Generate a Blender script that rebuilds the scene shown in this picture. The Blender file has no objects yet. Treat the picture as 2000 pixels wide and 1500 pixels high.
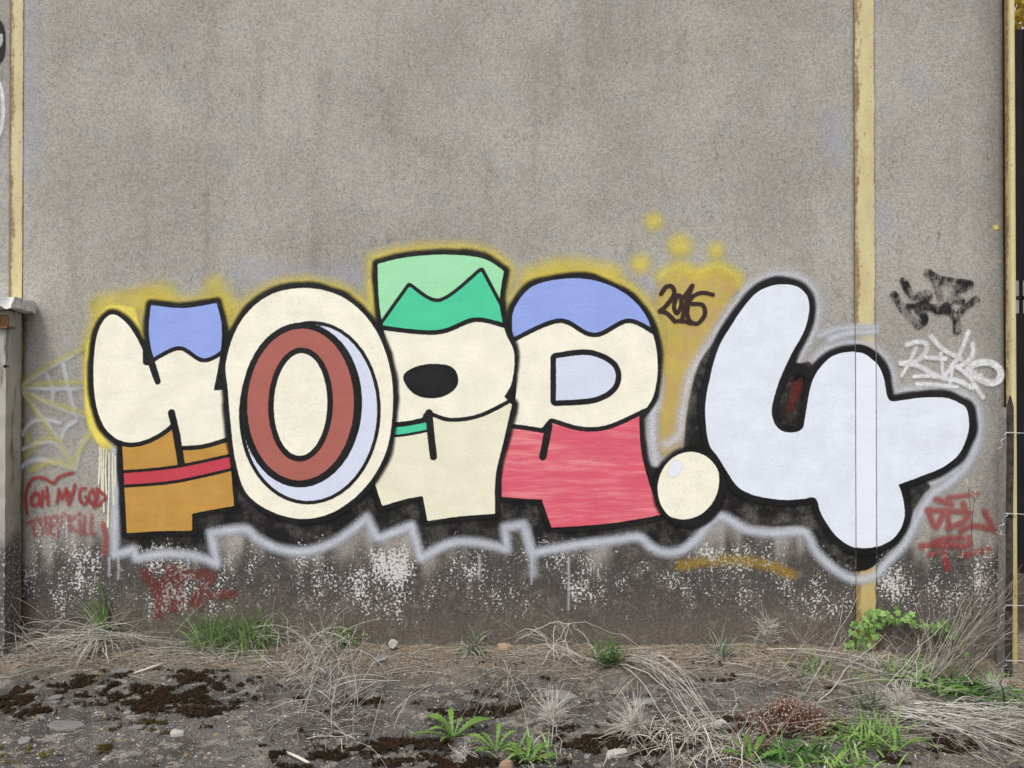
import bpy, math, random
import numpy as np
from mathutils import Vector, Matrix

random.seed(7); RNG = np.random.default_rng(11)
C = bpy.context.scene.collection
SC = bpy.context.scene

# ------------------------------------------------------------------ camera, sky, sun, exposure
FPX = 1513.0; CAMY = -4.85; CAMZ = 1.62; PITCH = math.radians(0.42)
cam_d = bpy.data.cameras.new('camera'); cam = bpy.data.objects.new('camera', cam_d); C.objects.link(cam)
cam.location = (0, CAMY, CAMZ); cam.rotation_euler = (math.radians(90) + PITCH, 0, 0)
cam_d.sensor_width = 36; cam_d.lens = 36 * FPX / 2000; cam_d.clip_start = 0.05; cam_d.clip_end = 500
SC.camera = cam
SUN_EL, SUN_AZ = math.radians(60), math.radians(205)     # azimuth measured from +Y clockwise: behind the camera, to the left
world = bpy.data.worlds.new('World'); SC.world = world; world.use_nodes = True
wn = world.node_tree.nodes; wl = world.node_tree.links
sky = wn.new('ShaderNodeTexSky'); sky.sky_type = 'NISHITA'; sky.sun_disc = False
sky.sun_elevation = SUN_EL; sky.sun_rotation = SUN_AZ; sky.dust_density = 4.0; sky.air_density = 1.0
hs = wn.new('ShaderNodeHueSaturation'); hs.inputs['Saturation'].default_value = 0.22
wl.new(sky.outputs[0], hs.inputs['Color']); wl.new(hs.outputs[0], wn['Background'].inputs['Color'])
wn['Background'].inputs['Strength'].default_value = 0.145
sun_d = bpy.data.lights.new('sun', 'SUN'); sun = bpy.data.objects.new('sun', sun_d); C.objects.link(sun)
sun_d.energy = 1.5; sun_d.angle = math.radians(12); sun_d.color = (1.0, 0.96, 0.9)
sv = Vector((math.sin(SUN_AZ) * math.cos(SUN_EL), math.cos(SUN_AZ) * math.cos(SUN_EL), math.sin(SUN_EL)))
sun.rotation_euler = sv.to_track_quat('Z', 'Y').to_euler()
SC.view_settings.view_transform = 'Standard'; SC.view_settings.look = 'None'
SC.view_settings.exposure = 0.36; SC.view_settings.gamma = 1.0
SC.cycles.transparent_max_bounces = 32; SC.cycles.max_bounces = 6; SC.cycles.use_denoising = True

# ------------------------------------------------------------------ maths helpers
cp, sp_ = math.cos(PITCH), math.sin(PITCH)
def ray(px, py):
    u = (np.asarray(px, float) - 1000) / FPX; v = (750 - np.asarray(py, float)) / FPX
    return u, cp - v * sp_, sp_ + v * cp
def wall(px, py, y=0.0):                       # photo pixel -> (x, z) on the plane y
    dx, dy, dz = ray(px, py); t = (y - CAMY) / dy
    return dx * t, CAMZ + dz * t
def W3(px, py, y=0.0):
    x, z = wall(px, py, y); return Vector((float(x), y, float(z)))
def sstep(a, b, x):
    t = np.clip((np.asarray(x, float) - a) / (b - a), 0, 1); return t * t * (3 - 2 * t)
_P = RNG.random((256, 256))
def vnoise(x, y):
    x = np.asarray(x, float); y = np.asarray(y, float)
    xi = np.floor(x).astype(int); yi = np.floor(y).astype(int); fx = x - xi; fy = y - yi
    fx = fx * fx * (3 - 2 * fx); fy = fy * fy * (3 - 2 * fy)
    a = _P[xi & 255, yi & 255]; b = _P[(xi + 1) & 255, yi & 255]; c = _P[xi & 255, (yi + 1) & 255]; d = _P[(xi + 1) & 255, (yi + 1) & 255]
    return (a * (1 - fx) + b * fx) * (1 - fy) + (c * (1 - fx) + d * fx) * fy
def fbm(x, y, o=4):
    s = 0; a = 0.5; n = 0
    for k in range(o):
        s = s + a * vnoise(np.asarray(x) * 2 ** k + 17.3 * k, np.asarray(y) * 2 ** k + 9.1 * k); n += a; a *= 0.5
    return s / n
def gh(x, y):                                  # ground height
    x = np.asarray(x, float); y = np.asarray(y, float)
    near = np.exp(-((np.minimum(y, 0.0) + 0.02) / 0.16) ** 2)
    h = 0.03 * (fbm(x * 1.7 + 5, y * 1.7 + 8) - 0.5) + 0.022 * (fbm(x * 8, y * 8, 4) - 0.5)
    h = h + near * (0.03 + 0.05 * (fbm(x * 4 + 3, y * 4) - 0.4))
    h = h - 0.12 * sstep(1.6, 3.2, x)
    return h
_hx = np.arange(-4.2, 4.6, .02); _hy = np.arange(-3.0, .3, .02); _HG = gh(*np.meshgrid(_hx, _hy)).tolist()
def gz(x, y):
    if not (-4.1 < x < 4.5 and -2.9 < y < .25): return float(gh(x, y))
    u = (x + 4.2) / .02; v = (y + 3.0) / .02; i = int(u); j = int(v); u -= i; v -= j; a = _HG[j]; b = _HG[j + 1]
    return (a[i] * (1 - u) + a[i + 1] * u) * (1 - v) + (b[i] * (1 - u) + b[i + 1] * u) * v
def G(px, py, up=0.0):                         # photo pixel -> point on the ground
    u = (px - 1000) / FPX; v = (750 - py) / FPX; dx, dy, dz = u, cp - v * sp_, sp_ + v * cp; z = 0.0
    for _ in range(5):
        t = (z - CAMZ) / dz; x = dx * t; y = CAMY + dy * t; z = gz(x, y)
    return Vector((float(x), float(y), z + up))
def cr(pts, closed=False, n=8):                # Catmull-Rom; a third value 1 makes a corner
    P = [np.array(p[:2], float) for p in pts]; K = [len(p) > 2 and p[2] for p in pts]; m = len(P); out = []
    for i in range(m if closed else m - 1):
        p1, p2 = P[i], P[(i + 1) % m]
        p0 = p1 if (K[i] or (not closed and i == 0)) else P[i - 1]
        p3 = p2 if (K[(i + 1) % m] or (not closed and i == m - 2)) else P[(i + 2) % m]
        for k in range(n):
            t = k / n
            out.append(0.5 * (2 * p1 + (p2 - p0) * t + (2 * p0 - 5 * p1 + 4 * p2 - p3) * t * t + (3 * p1 - p0 - 3 * p2 + p3) * t ** 3))
    if not closed: out.append(P[-1])
    return np.array(out)
def ell(cx, cy, a, b, rot=0, n=48):
    t = np.linspace(0, 2 * math.pi, n, endpoint=False); c, s = math.cos(rot), math.sin(rot)
    return np.stack([cx + a * np.cos(t) * c - b * np.sin(t) * s, cy + a * np.cos(t) * s + b * np.sin(t) * c], 1)
def seg_d(X, Y, A, B):
    d = B - A; L = max(float(d @ d), 1e-9); t = np.clip(((X - A[0]) * d[0] + (Y - A[1]) * d[1]) / L, 0, 1)
    return np.hypot(X - A[0] - t * d[0], Y - A[1] - t * d[1]), t
def sd_poly(P):
    def f(X, Y):
        D = np.full(X.shape, 1e9); ins = np.zeros(X.shape, bool)
        for i in range(len(P)):
            A, B = P[i - 1], P[i]; d, _ = seg_d(X, Y, A, B); D = np.minimum(D, d)
            if A[1] != B[1]:
                c = (A[1] > Y) != (B[1] > Y); xc = A[0] + (Y - A[1]) / (B[1] - A[1]) * (B[0] - A[0]); ins ^= c & (X < xc)
        return np.where(ins, -D, D)
    return f, P.min(0), P.max(0)
def sd_line(P, r0, r1=None):
    r1 = r0 if r1 is None else r1; P = np.asarray(P, float); n = max(1, len(P) - 1)
    def f(X, Y):
        D = np.full(X.shape, 1e9)
        for i in range(n):
            d, t = seg_d(X, Y, P[i], P[min(i + 1, len(P) - 1)]); D = np.minimum(D, d - (r0 + (r1 - r0) * (i + t) / n))
        return D
    m = max(r0, r1); return f, P.min(0) - m, P.max(0) + m
def union(*S):
    def f(X, Y):
        D = S[0][0](X, Y)
        for s in S[1:]: D = np.minimum(D, s[0](X, Y))
        return D
    return f, np.min([s[1] for s in S], 0), np.max([s[2] for s in S], 0)
def grow_uneven(S, d, k=3.5): return (lambda X, Y: S[0](X, Y) - d - k * 2 * (fbm(X / 60, Y / 60, 3) - .5)), S[1] - d - k, S[2] + d + k
def grow(S, d): return (lambda X, Y: S[0](X, Y) - d), S[1] - d, S[2] + d
def sub(A, B): return (lambda X, Y: np.maximum(A[0](X, Y), -B[0](X, Y))), A[1], A[2]
def inter(A, B): return (lambda X, Y: np.maximum(A[0](X, Y), B[0](X, Y))), np.maximum(A[1], B[1]), np.minimum(A[2], B[2])
def rect(x0, y0, x1, y1): return sd_poly(np.array([(x0, y0), (x1, y0), (x1, y1), (x0, y1)], float))
def poly(*p): return sd_poly(cr(p, True))
def line(r, *p, r1=None): return sd_line(cr(p), r, r1)

# stain maps of the wall, the grime one with some painted shade, by photo pixel of the wall point
LB = [(135, 1120, 85, 110, 1.0), (90, 1060, 50, 60, .6), (760, 1112, 110, 55, 1.0), (640, 1085, 80, 50, .6), (900, 1115, 100, 60, .75), (1270, 1130, 100, 70, .85),
      (1380, 1160, 60, 60, .5), (1620, 1150, 80, 80, 1.0), (1790, 1150, 90, 70, 1.0), (1560, 1120, 90, 60, .5), (1130, 1120, 130, 60, .45), (420, 1085, 90, 60, .45), (1860, 1090, 60, 60, .5), (1040, 1090, 60, 60, .4)]
def lichen_map(X, Y):
    d = 0.62 * sstep(1015, 1085, Y) * sstep(1270, 1150, Y)
    for cx, cy, a, b, s in LB: d = np.maximum(d, s * np.exp(-(((X - cx) / a) ** 2 + ((Y - cy) / b) ** 2)))
    n = fbm(X / 60, Y / 60 + 4); return np.clip(d * (0.1 + 1.75 * n), 0, 1)
def grime_shade_map(X, Y):
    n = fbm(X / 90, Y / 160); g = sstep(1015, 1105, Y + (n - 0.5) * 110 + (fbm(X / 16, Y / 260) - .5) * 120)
    g = np.maximum(g, 0.5 * sstep(1880, 1965, X) * (0.5 + n)); g = np.maximum(g, 0.25 * sstep(130, 30, X) * sstep(560, 640, Y))  # right: grime plus occlusion shade painted in beside the post; left edge darker too
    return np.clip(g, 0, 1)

# ------------------------------------------------------------------ node helpers
class NT:
    def __init__(s, name):
        s.m = bpy.data.materials.new(name); s.m.use_nodes = True; s.t = s.m.node_tree; s.b = s.t.nodes['Principled BSDF']
        s.out = s.t.nodes['Material Output']; s.co = s.n('ShaderNodeTexCoord').outputs['Object']
    def n(s, typ, **kw):
        nd = s.t.nodes.new(typ)
        for k, v in kw.items(): setattr(nd, k, v)
        return nd
    def put(s, sock, v):
        if hasattr(v, 'is_output'): s.t.links.new(v, sock)
        else: sock.default_value = v
    def math(s, op, a, b=0.0, clamp=False):
        nd = s.n('ShaderNodeMath', operation=op, use_clamp=clamp); s.put(nd.inputs[0], a); s.put(nd.inputs[1], b); return nd.outputs[0]
    def noise(s, scale, detail=2, rough=.5, stretch=None, off=0.0, out=0, co=None):
        co = co or s.co
        if stretch or off:
            mp = s.n('ShaderNodeMapping'); s.put(mp.inputs[0], co); mp.inputs['Scale'].default_value = stretch or (1, 1, 1); mp.inputs['Location'].default_value = (off, off * .7, off * 1.3); co = mp.outputs[0]
        nd = s.n('ShaderNodeTexNoise'); s.put(nd.inputs['Vector'], co); nd.inputs['Scale'].default_value = scale; nd.inputs['Detail'].default_value = detail; nd.inputs['Roughness'].default_value = rough
        return nd.outputs[out]
    def voro(s, scale):
        nd = s.n('ShaderNodeTexVoronoi'); s.put(nd.inputs['Vector'], s.co); nd.inputs['Scale'].default_value = scale; return nd.outputs['Distance']
    def ss(s, v, a, b, lo=0.0, hi=1.0):
        nd = s.n('ShaderNodeMapRange', interpolation_type='SMOOTHSTEP'); s.put(nd.inputs[0], v); s.put(nd.inputs[1], a); s.put(nd.inputs[2], b); s.put(nd.inputs[3], lo); s.put(nd.inputs[4], hi); return nd.outputs[0]
    def mix(s, f, a, b, blend='MIX'):
        nd = s.n('ShaderNodeMix', data_type='RGBA', blend_type=blend); s.put(nd.inputs[0], f); s.put(nd.inputs[6], rgb(a)); s.put(nd.inputs[7], rgb(b)); return nd.outputs[2]
    def attr(s, name): return s.n('ShaderNodeAttribute', attribute_name=name).outputs['Fac']
    def bump(s, h, strength, dist):
        nd = s.n('ShaderNodeBump'); s.put(nd.inputs['Height'], h); nd.inputs['Strength'].default_value = strength; nd.inputs['Distance'].default_value = dist; s.t.links.new(nd.outputs[0], s.b.inputs['Normal'])
    def done(s, col, rough=.85, alpha=None, spec=.3, metal=0.0):
        s.put(s.b.inputs['Base Color'], rgb(col)); s.put(s.b.inputs['Roughness'], rough); s.b.inputs['Specular IOR Level'].default_value = spec; s.put(s.b.inputs['Metallic'], metal)
        if alpha is not None: s.put(s.b.inputs['Alpha'], alpha)
        return s.m
def rgb(c): return c if hasattr(c, 'is_output') else (c[0], c[1], c[2], 1.0)
def S(r, g, b):                                # sRGB 0-255 -> linear
    f = lambda c: c / 12.92 if c <= .04045 else ((c + .055) / 1.055) ** 2.4
    return tuple(f(v / 255) for v in (r, g, b))

def lichen_mask(t):
    d = t.attr('lich'); n = t.noise(62, 3, .6); n2 = t.noise(135, 1, .5, off=3)
    v = t.math('ADD', t.math('MULTIPLY', n, .52), t.math('ADD', t.math('MULTIPLY', n2, .2), t.math('MULTIPLY', t.noise(13, 4, .7, stretch=(1, 1, .4), off=23), .28)))
    thr = t.math('SUBTRACT', .66, t.math('MULTIPLY', d, .195)); return t.math('MULTIPLY', t.ss(v, thr, t.math('ADD', thr, .035)), t.ss(d, 0.02, .15))
def wall_mat():
    t = NT('render_plaster'); big = t.noise(1.1, 4, .55); mid = t.noise(7, 4, .6, off=2); grain = t.noise(170, 3, .8); g2 = t.noise(75, 2, .6, off=5)
    streak = t.noise(4.5, 4, .6, stretch=(1, 1, .16)); warm = t.noise(3.2, 4, .6, off=9)
    c = t.mix(t.ss(big, .3, .7), (.325, .309, .278), (.415, .398, .362))
    c = t.mix(t.ss(warm, .5, .75, 0, .38), c, (.32, .275, .21)); c = t.mix(t.ss(mid, .52, .72, 0, .5), c, (.33, .335, .335))
    c = t.mix(t.ss(streak, .52, .76, 0, .42), c, (.2, .185, .16)); spk = t.noise(75, 4, .8, off=41); c = t.mix(t.math('MULTIPLY', t.ss(spk, .54, .66, 0, .8), t.ss(t.noise(4.5, 5, .7, off=43), .42, .62)), c, (.15, .138, .118)); crk = t.noise(22, 4, .7, stretch=(1.6, 1, .09), off=45); c = t.mix(t.ss(crk, .70, .74, 0, .5), c, (.11, .1, .09))
    pore = t.noise(42, 4, .72, stretch=(1, 1, .38), off=4); reg = t.noise(2.6, 3, .6, off=13)
    c = t.mix(t.math('MULTIPLY', t.ss(pore, .60, .70, 0, .7), t.ss(reg, .40, .64, .1, 1)), c, (.1, .095, .085))
    gr = t.attr('grime_shade'); br = t.attr('brown')
    dirty_shade = t.mix(br, (.052, .048, .045), (.105, .084, .069)); dn = t.noise(16, 5, .7, off=7)
    dirty_shade = t.mix(t.ss(dn, .5, .68, 0, .55), dirty_shade, (.2, .18, .155)); dirty_shade = t.mix(t.ss(t.noise(95, 3, .75, off=17), .53, .66, 0, .6), dirty_shade, (.2, .18, .158)); dirty_shade = t.mix(t.ss(t.noise(70, 3, .7, off=19), .52, .64, 0, .7), dirty_shade, (.03, .028, .026))
    c = t.mix(t.math('MULTIPLY', gr, .93), c, dirty_shade)
    mul = t.math('ADD', t.ss(grain, .32, .68, .60, 1.38), t.ss(g2, .3, .7, -.16, .16))
    nd = t.n('ShaderNodeMix', data_type='RGBA', blend_type='MULTIPLY'); nd.inputs[0].default_value = 1; t.put(nd.inputs[6], c)
    cx = t.n('ShaderNodeCombineColor'); [t.put(cx.inputs[i], mul) for i in range(3)]; t.put(nd.inputs[7], cx.outputs[0]); c = nd.outputs[2]
    wp = t.noise(120, 2, .6, off=21); c = t.mix(t.ss(wp, .69, .76, 0, .6), c, (.6, .58, .54))
    lm = lichen_mask(t); c = t.mix(t.math('MULTIPLY', lm, .92), c, (.66, .66, .64))
    h = t.math('ADD', t.math('MULTIPLY', grain, .5), t.math('ADD', t.math('MULTIPLY', g2, .6), t.math('MULTIPLY', lm, .5)))
    t.bump(h, .6, .006); return t.done(c, .95, spec=.15)
GAP = []                                        # x positions of the beam joints, filled below
def paint(name, col, soft=.003, dryb=0.0, op=1.0, var=.10, wear=.10, lich=0.0, streak=0.0, streak_col=None, dust=0.0, spray=0.0, col2=None):
    t = NT(name); d = t.attr('sdf'); wob = t.noise(45, 3, .6)
    d = t.math('ADD', d, t.math('MULTIPLY', t.math('SUBTRACT', wob, .5), .006))
    a = t.ss(d, -soft, soft, 1, 0)
    grain = t.noise(118, 3, .75); g2 = t.noise(60, 2, .6, off=5)
    if spray: a = t.math('ADD', a, t.math('MULTIPLY', t.math('MULTIPLY', t.math('SUBTRACT', grain, .5), spray * 4), t.math('MULTIPLY', a, t.math('SUBTRACT', 1.25, a))), True)
    a = t.math('MULTIPLY', a, t.math('MULTIPLY', t.attr('op'), op))
    w = t.noise(130, 3, .75, off=8); wr = t.noise(5, 3, .6, off=1)
    wm = t.math('MULTIPLY', t.ss(w, .60, .68), t.ss(wr, .35, .7, wear * .35, min(1, wear * 2.2))); a = t.math('MULTIPLY', a, t.math('SUBTRACT', 1, wm))
    if dryb: a = t.math('MULTIPLY', a, t.ss(t.math('ADD', t.noise(34, 5, .75, off=31), t.math('MULTIPLY', t.noise(6, 2, .5, off=33), .5)), .66, .86, 1 - dryb, 1))
    if GAP:
        x = t.n('ShaderNodeSeparateXYZ'); t.put(x.inputs[0], t.co); e = None
        for gx in GAP:
            v = t.math('ABSOLUTE', t.math('SUBTRACT', x.outputs[0], gx)); e = v if e is None else t.math('MINIMUM', e, v)
        a = t.math('MULTIPLY', a, t.ss(t.math('SUBTRACT', e, t.math('MULTIPLY', t.noise(60, 2, .6), .003)), .0005, .0016))
    big = t.noise(6, 4, .6, off=6); c = t.mix(t.ss(big, .3, .7), tuple(v * (1 - var) for v in col), tuple(min(1, v * (1 + var * .6)) for v in col))
    if col2: c = t.mix(t.ss(t.noise(9, 4, .65, off=12), .42, .6), c, col2)
    if streak: c = t.mix(t.ss(t.noise(9, 5, .65, stretch=(.3, 1, 3.4), off=15), .42, .74, 0, streak), c, streak_col)
    band = t.noise(7, 3, .6, stretch=(.5, 1, 2.6), off=27); c = t.mix(t.ss(band, .42, .66, 0, .22), c, tuple(v * .86 for v in col)); c = t.mix(t.ss(grain, .36, .5, .22, 0), c, tuple(v * .7 for v in col))
    c = t.mix(t.ss(w, .55, .7, 0, .34), c, tuple(v * .62 + .05 for v in col))
    if dust: c = t.mix(t.math('MULTIPLY', t.ss(t.noise(7, 5, .7, off=18), .42, .66), dust), c, t.mix(t.ss(grain, .35, .65), (.05, .046, .042), (.24, .22, .19)))
    h = t.math('ADD', t.math('MULTIPLY', grain, .5), t.math('MULTIPLY', g2, .5))
    if lich: lm = lichen_mask(t); c = t.mix(t.math('MULTIPLY', lm, lich), c, (.62, .62, .6))
    t.bump(h, .5, .006); return t.done(c, .62, a, spec=.3)

def simple(name, c1, c2, scale=20, rough=.85, bump=.3, bd=.004, attr=None, spec=.3, transl=0.0):
    t = NT(name); n = t.noise(scale, 4, .6); f = t.ss(n, .3, .7)
    if attr: f = t.math('ADD', t.math('MULTIPLY', t.attr(attr), .8), t.math('MULTIPLY', f, .2))
    if bump: t.bump(n, bump, bd)
    m = t.done(t.mix(f, c1, c2), rough, spec=spec)
    if transl:
        tr = t.n('ShaderNodeBsdfTranslucent'); t.put(tr.inputs[0], t.mix(f, c1, c2)); mx = t.n('ShaderNodeMixShader'); mx.inputs[0].default_value = transl
        t.t.links.new(t.b.outputs[0], mx.inputs[1]); t.t.links.new(tr.outputs[0], mx.inputs[2]); t.t.links.new(mx.outputs[0], t.out.inputs[0])
    return m
def rusty(name, c, rust=.5, dark=(.07, .035, .018)):
    t = NT(name); n = t.noise(5, 5, .7, stretch=(4, 4, .8)); n2 = t.noise(40, 4, .7); e = t.attr('edge')
    x = t.n('ShaderNodeSeparateXYZ'); t.put(x.inputs[0], t.co); c = t.mix(t.ss(x.outputs[2], .95, .35, 0, .8), c, tuple(a * b for a, b in zip(c, (.80, .68, .42)))); base = t.mix(t.ss(t.noise(14, 4, .6, stretch=(1, 1, .3)), .35, .7, 0, .4), c, (.42, .33, .16))
    f = t.ss(t.math('ADD', t.math('MULTIPLY', n, .7), t.math('ADD', t.math('MULTIPLY', n2, .3), t.math('MULTIPLY', e, .22 * rust))), .60, .74)
    c2 = t.mix(t.math('MULTIPLY', f, .75), base, t.mix(t.ss(n2, .35, .65), (.32, .15, .045), dark))
    chip = t.ss(t.noise(55, 3, .7, off=4), .63, .68, 0, .8); c2 = t.mix(chip, c2, (.12, .075, .04)); t.bump(n2, .2, .002); return t.done(c2, .6, spec=.35)

# ------------------------------------------------------------------ mesh helpers
def tag(o, label=None, cat=None, group=None, kind=None):
    for k, v in (('label', label), ('category', cat), ('group', group), ('kind', kind)):
        if v: o[k] = v
    return o
def empty(name, loc=(0, 0, 0)):
    o = bpy.data.objects.new(name, None); C.objects.link(o); o.location = loc; o.empty_display_size = .1; return o
def link(name, me, mat, parent=None):
    o = bpy.data.objects.new(name, me); C.objects.link(o)
    if mat: me.materials.clear(); me.materials.append(mat)
    if parent: o.parent = parent
    return o
class MB:
    def __init__(s): s.v = []; s.f = []; s.r = []
    def add(s, vs, fs, r=0.5):
        b = len(s.v); s.v += [tuple(p) for p in vs]; s.f += [tuple(i + b for i in f) for f in fs]; s.r += list(r) if hasattr(r, '__len__') else [r] * len(vs)
    def tube(s, pts, r0, r1=None, k=3, rnd=.5):
        r1 = r0 if r1 is None else r1; n = len(pts); vs = []; fs = []; ph = random.random() * 6
        for i, p in enumerate(pts):
            p = Vector(p); d = (Vector(pts[min(i + 1, n - 1)]) - Vector(pts[max(i - 1, 0)])); d = d.normalized() if d.length > 1e-9 else Vector((0, 0, 1))
            a = d.orthogonal().normalized() if abs(d.z) > .9 else d.cross(Vector((0, 0, 1))).normalized(); b = d.cross(a); r = r0 + (r1 - r0) * i / max(1, n - 1)
            for j in range(k):
                q = ph + j * 2 * math.pi / k; vs.append(p + a * (math.cos(q) * r) + b * (math.sin(q) * r))
        for i in range(n - 1):
            for j in range(k): fs.append((i * k + j, i * k + (j + 1) % k, (i + 1) * k + (j + 1) % k, (i + 1) * k + j))
        fs.append(tuple(range(k - 1, -1, -1))); fs.append(tuple((n - 1) * k + j for j in range(k))); s.add(vs, fs, rnd)
    def blade(s, pts, w, side, rnd=.5, fold=.25, tip=.05):          # grass blade: a folded strip, three vertices across
        n = len(pts); vs = []; fs = []; side = Vector(side).normalized()
        for i, p in enumerate(pts):
            t = i / (n - 1); ww = w * max(tip, (1 - t ** 2.2) * min(1, .45 + 2.2 * t)); p = Vector(p); d = (Vector(pts[min(i + 1, n - 1)]) - Vector(pts[max(i - 1, 0)])).normalized(); nn = side.cross(d)
            vs += [p - side * ww, p + nn * ww * fold, p + side * ww]
        for i in range(n - 1):
            for j in (0, 1): fs.append((i * 3 + j, i * 3 + j + 1, i * 3 + j + 4, i * 3 + j + 3))
        s.add(vs, fs, rnd)
    def box(s, x0, x1, y0, y1, z0, z1, r=.5):
        s.add([(x, y, z) for z in (z0, z1) for y in (y0, y1) for x in (x0, x1)], [(0, 2, 3, 1), (4, 5, 7, 6), (0, 1, 5, 4), (2, 6, 7, 3), (0, 4, 6, 2), (1, 3, 7, 5)], r)
    def build(s, name, mat, parent=None, smooth=True, attr='rnd'):
        me = bpy.data.meshes.new(name); me.from_pydata(s.v, [], s.f); me.update()
        a = me.attributes.new(attr, 'FLOAT', 'POINT'); a.data.foreach_set('value', np.array(s.r, np.float32))
        if smooth: me.polygons.foreach_set('use_smooth', [True] * len(me.polygons))
        o = link(name, me, mat, parent); return o
def grid_mesh(name, X, Y, Z, keep=None, attrs={}, smooth=True):      # X,Y,Z arrays (rows, cols); keep per cell
    r, c = X.shape; idx = np.arange(r * c).reshape(r, c); q = np.stack([idx[:-1, :-1], idx[:-1, 1:], idx[1:, 1:], idx[1:, :-1]], -1).reshape(-1, 4)
    if keep is not None: q = q[keep.reshape(-1)]
    used = np.unique(q); mp = np.zeros(r * c, int); mp[used] = np.arange(len(used)); q = mp[q]
    co = np.stack([X.ravel()[used], Y.ravel()[used], Z.ravel()[used]], 1).astype(np.float32)
    me = bpy.data.meshes.new(name); me.vertices.add(len(used)); me.vertices.foreach_set('co', co.ravel())
    me.loops.add(q.size); me.loops.foreach_set('vertex_index', q.ravel().astype(np.int32)); me.polygons.add(len(q)); me.polygons.foreach_set('loop_start', np.arange(0, q.size, 4, dtype=np.int32))
    me.update(calc_edges=True); me.validate()
    for k, v in attrs.items():
        a = me.attributes.new(k, 'FLOAT', 'POINT'); a.data.foreach_set('value', np.asarray(v, np.float32).ravel()[used])
    if smooth: me.polygons.foreach_set('use_smooth', [True] * len(me.polygons))
    return me
LAYER = [0.0]
def spray_part(name, shape, mat, parent, layer, step=3.0, soft=.003, op=None, label=None, y0=0.0):
    """a coat of paint on the wall: a fine sheet that carries its distance to the edge of the coat"""
    f, lo, hi = shape; m = soft * 330 + 3.5 + step; xs = np.arange(lo[0] - m, hi[0] + m + step, step); ys = np.arange(hi[1] + m, lo[1] - m - step, -step)
    PX, PY = np.meshgrid(xs, ys); D = f(PX, PY) / 312.0
    k = D < soft + .006; keep = k[:-1, :-1] | k[1:, :-1] | k[:-1, 1:] | k[1:, 1:]
    yy = -(0.0045 + 0.0009 * layer) + y0; X, Z = wall(PX, PY, 0.0); Yw = np.full(X.shape, yy)
    O = np.ones_like(D) if op is None else np.broadcast_to(op(PX, PY), D.shape)
    me = grid_mesh(name, X, Yw, Z, keep, {'sdf': D, 'op': O, 'lich': lichen_map(PX, PY)}, smooth=False)
    o = link(name, me, mat, parent)
    if label: o['label'] = label
    return o

# ================================================================== the setting: ground
def axis(lo, hi, step, far):
    a = np.arange(lo, hi + step / 2, step); n = np.geomspace(step, far, 14).cumsum(); n = n / n[-1] * far
    return np.concatenate([lo - n[::-1], a, hi + n])
gx = axis(-3.7, 3.7, .02, 90); gy = axis(-2.3, .12, .02, 90); GX, GY = np.meshgrid(gx, gy)
gme = grid_mesh('ground', GX, GY, gh(GX, GY), None, {
    'soil': np.clip(sstep(-.62, -.12, GY + .35 * (fbm(GX * 2.2, GY * 3 + 7) - .5)) + .5 * sstep(1.2, 2.2, GX) * fbm(GX * 3, GY * 3), 0, 1)})
def ground_mat():
    t = NT('weathered_concrete'); big = t.noise(2.2, 4, .6); mid = t.noise(11, 5, .65, off=2); fine = t.noise(120, 3, .7); f2 = t.noise(45, 4, .7, off=4)
    c = t.mix(t.ss(big, .35, .65), (.085, .081, .077), (.19, .18, .167)); c = t.mix(t.ss(mid, .53, .62, 0, .85), c, (.36, .335, .295)); c = t.mix(t.ss(t.noise(8, 5, .7, off=6), .56, .68, 0, .7), c, (.05, .047, .045))
    s = t.attr('soil'); sc = t.mix(t.ss(f2, .4, .62), (.25, .195, .142), (.44, .365, .275)); c = t.mix(t.math('MULTIPLY', s, t.ss(mid, .3, .6, .6, 1)), c, sc)
    c = t.mix(t.ss(fine, .34, .47, .75, 0), c, (.035, .032, .03)); c = t.mix(t.ss(t.noise(60, 4, .75, off=14), .56, .66, 0, .7), c, (.05, .045, .04)); c = t.mix(t.ss(fine, .6, .72, 0, .75), c, (.34, .32, .295))
    t.bump(t.math('ADD', t.math('MULTIPLY', fine, .5), t.math('ADD', f2, t.math('MULTIPLY', mid, .8))), 1.0, .03); return t.done(c, .95, spec=.15)
tag(link('ground', gme, ground_mat()), kind='structure')

# ================================================================== the rendered wall of the building
BW = lambda px: float(wall(px, 750)[0])
BR = (BW(1670.5), BW(1709.5)); BL = (BW(19), BW(43)); PX1 = BW(1961)
GAP += [BR[0] - .0022, BR[1] + .0022]
WALL = tag(empty('rendered_wall', (0, 0, 0)), 'long grey-brown rendered building wall covered with spray-painted letters', 'wall')
PLASTER = wall_mat()
def panel(x0, x1):
    xs = np.arange(x0, x1, .035); xs = np.concatenate([[x0], xs, [x1, x1]]); zs = np.arange(-.32, 5.2, .035); X, Z = np.meshgrid(xs, zs)
    PX = 1000 + X / -CAMY * FPX; PY = 761 - (Z - CAMZ) / -CAMY * FPX
    Y = .0015 * (fbm(X * 9, Z * 9, 3) - .5); Y[:, 0] = .02; Y[:, -1] = .02
    me = grid_mesh('wall_panel', X, Y, Z, None, {'lich': lichen_map(PX, PY), 'grime_shade': grime_shade_map(PX, PY), 'brown': sstep(1130, 1250, PY + 80 * (fbm(PX / 120, PY / 80) - .5))})
    return link('wall_panel', me, PLASTER, WALL)
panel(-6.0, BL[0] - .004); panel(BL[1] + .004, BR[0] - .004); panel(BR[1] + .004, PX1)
core = MB(); core.box(-6.0, PX1 - .002, .016, .26, -.3, 5.19); core.build('wall_core', simple('dark_mortar', (.02, .017, .014), (.05, .045, .04)), WALL, False)
YEL = rusty('old_yellow_enamel', S(204, 193, 148), 1.2)
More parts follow.
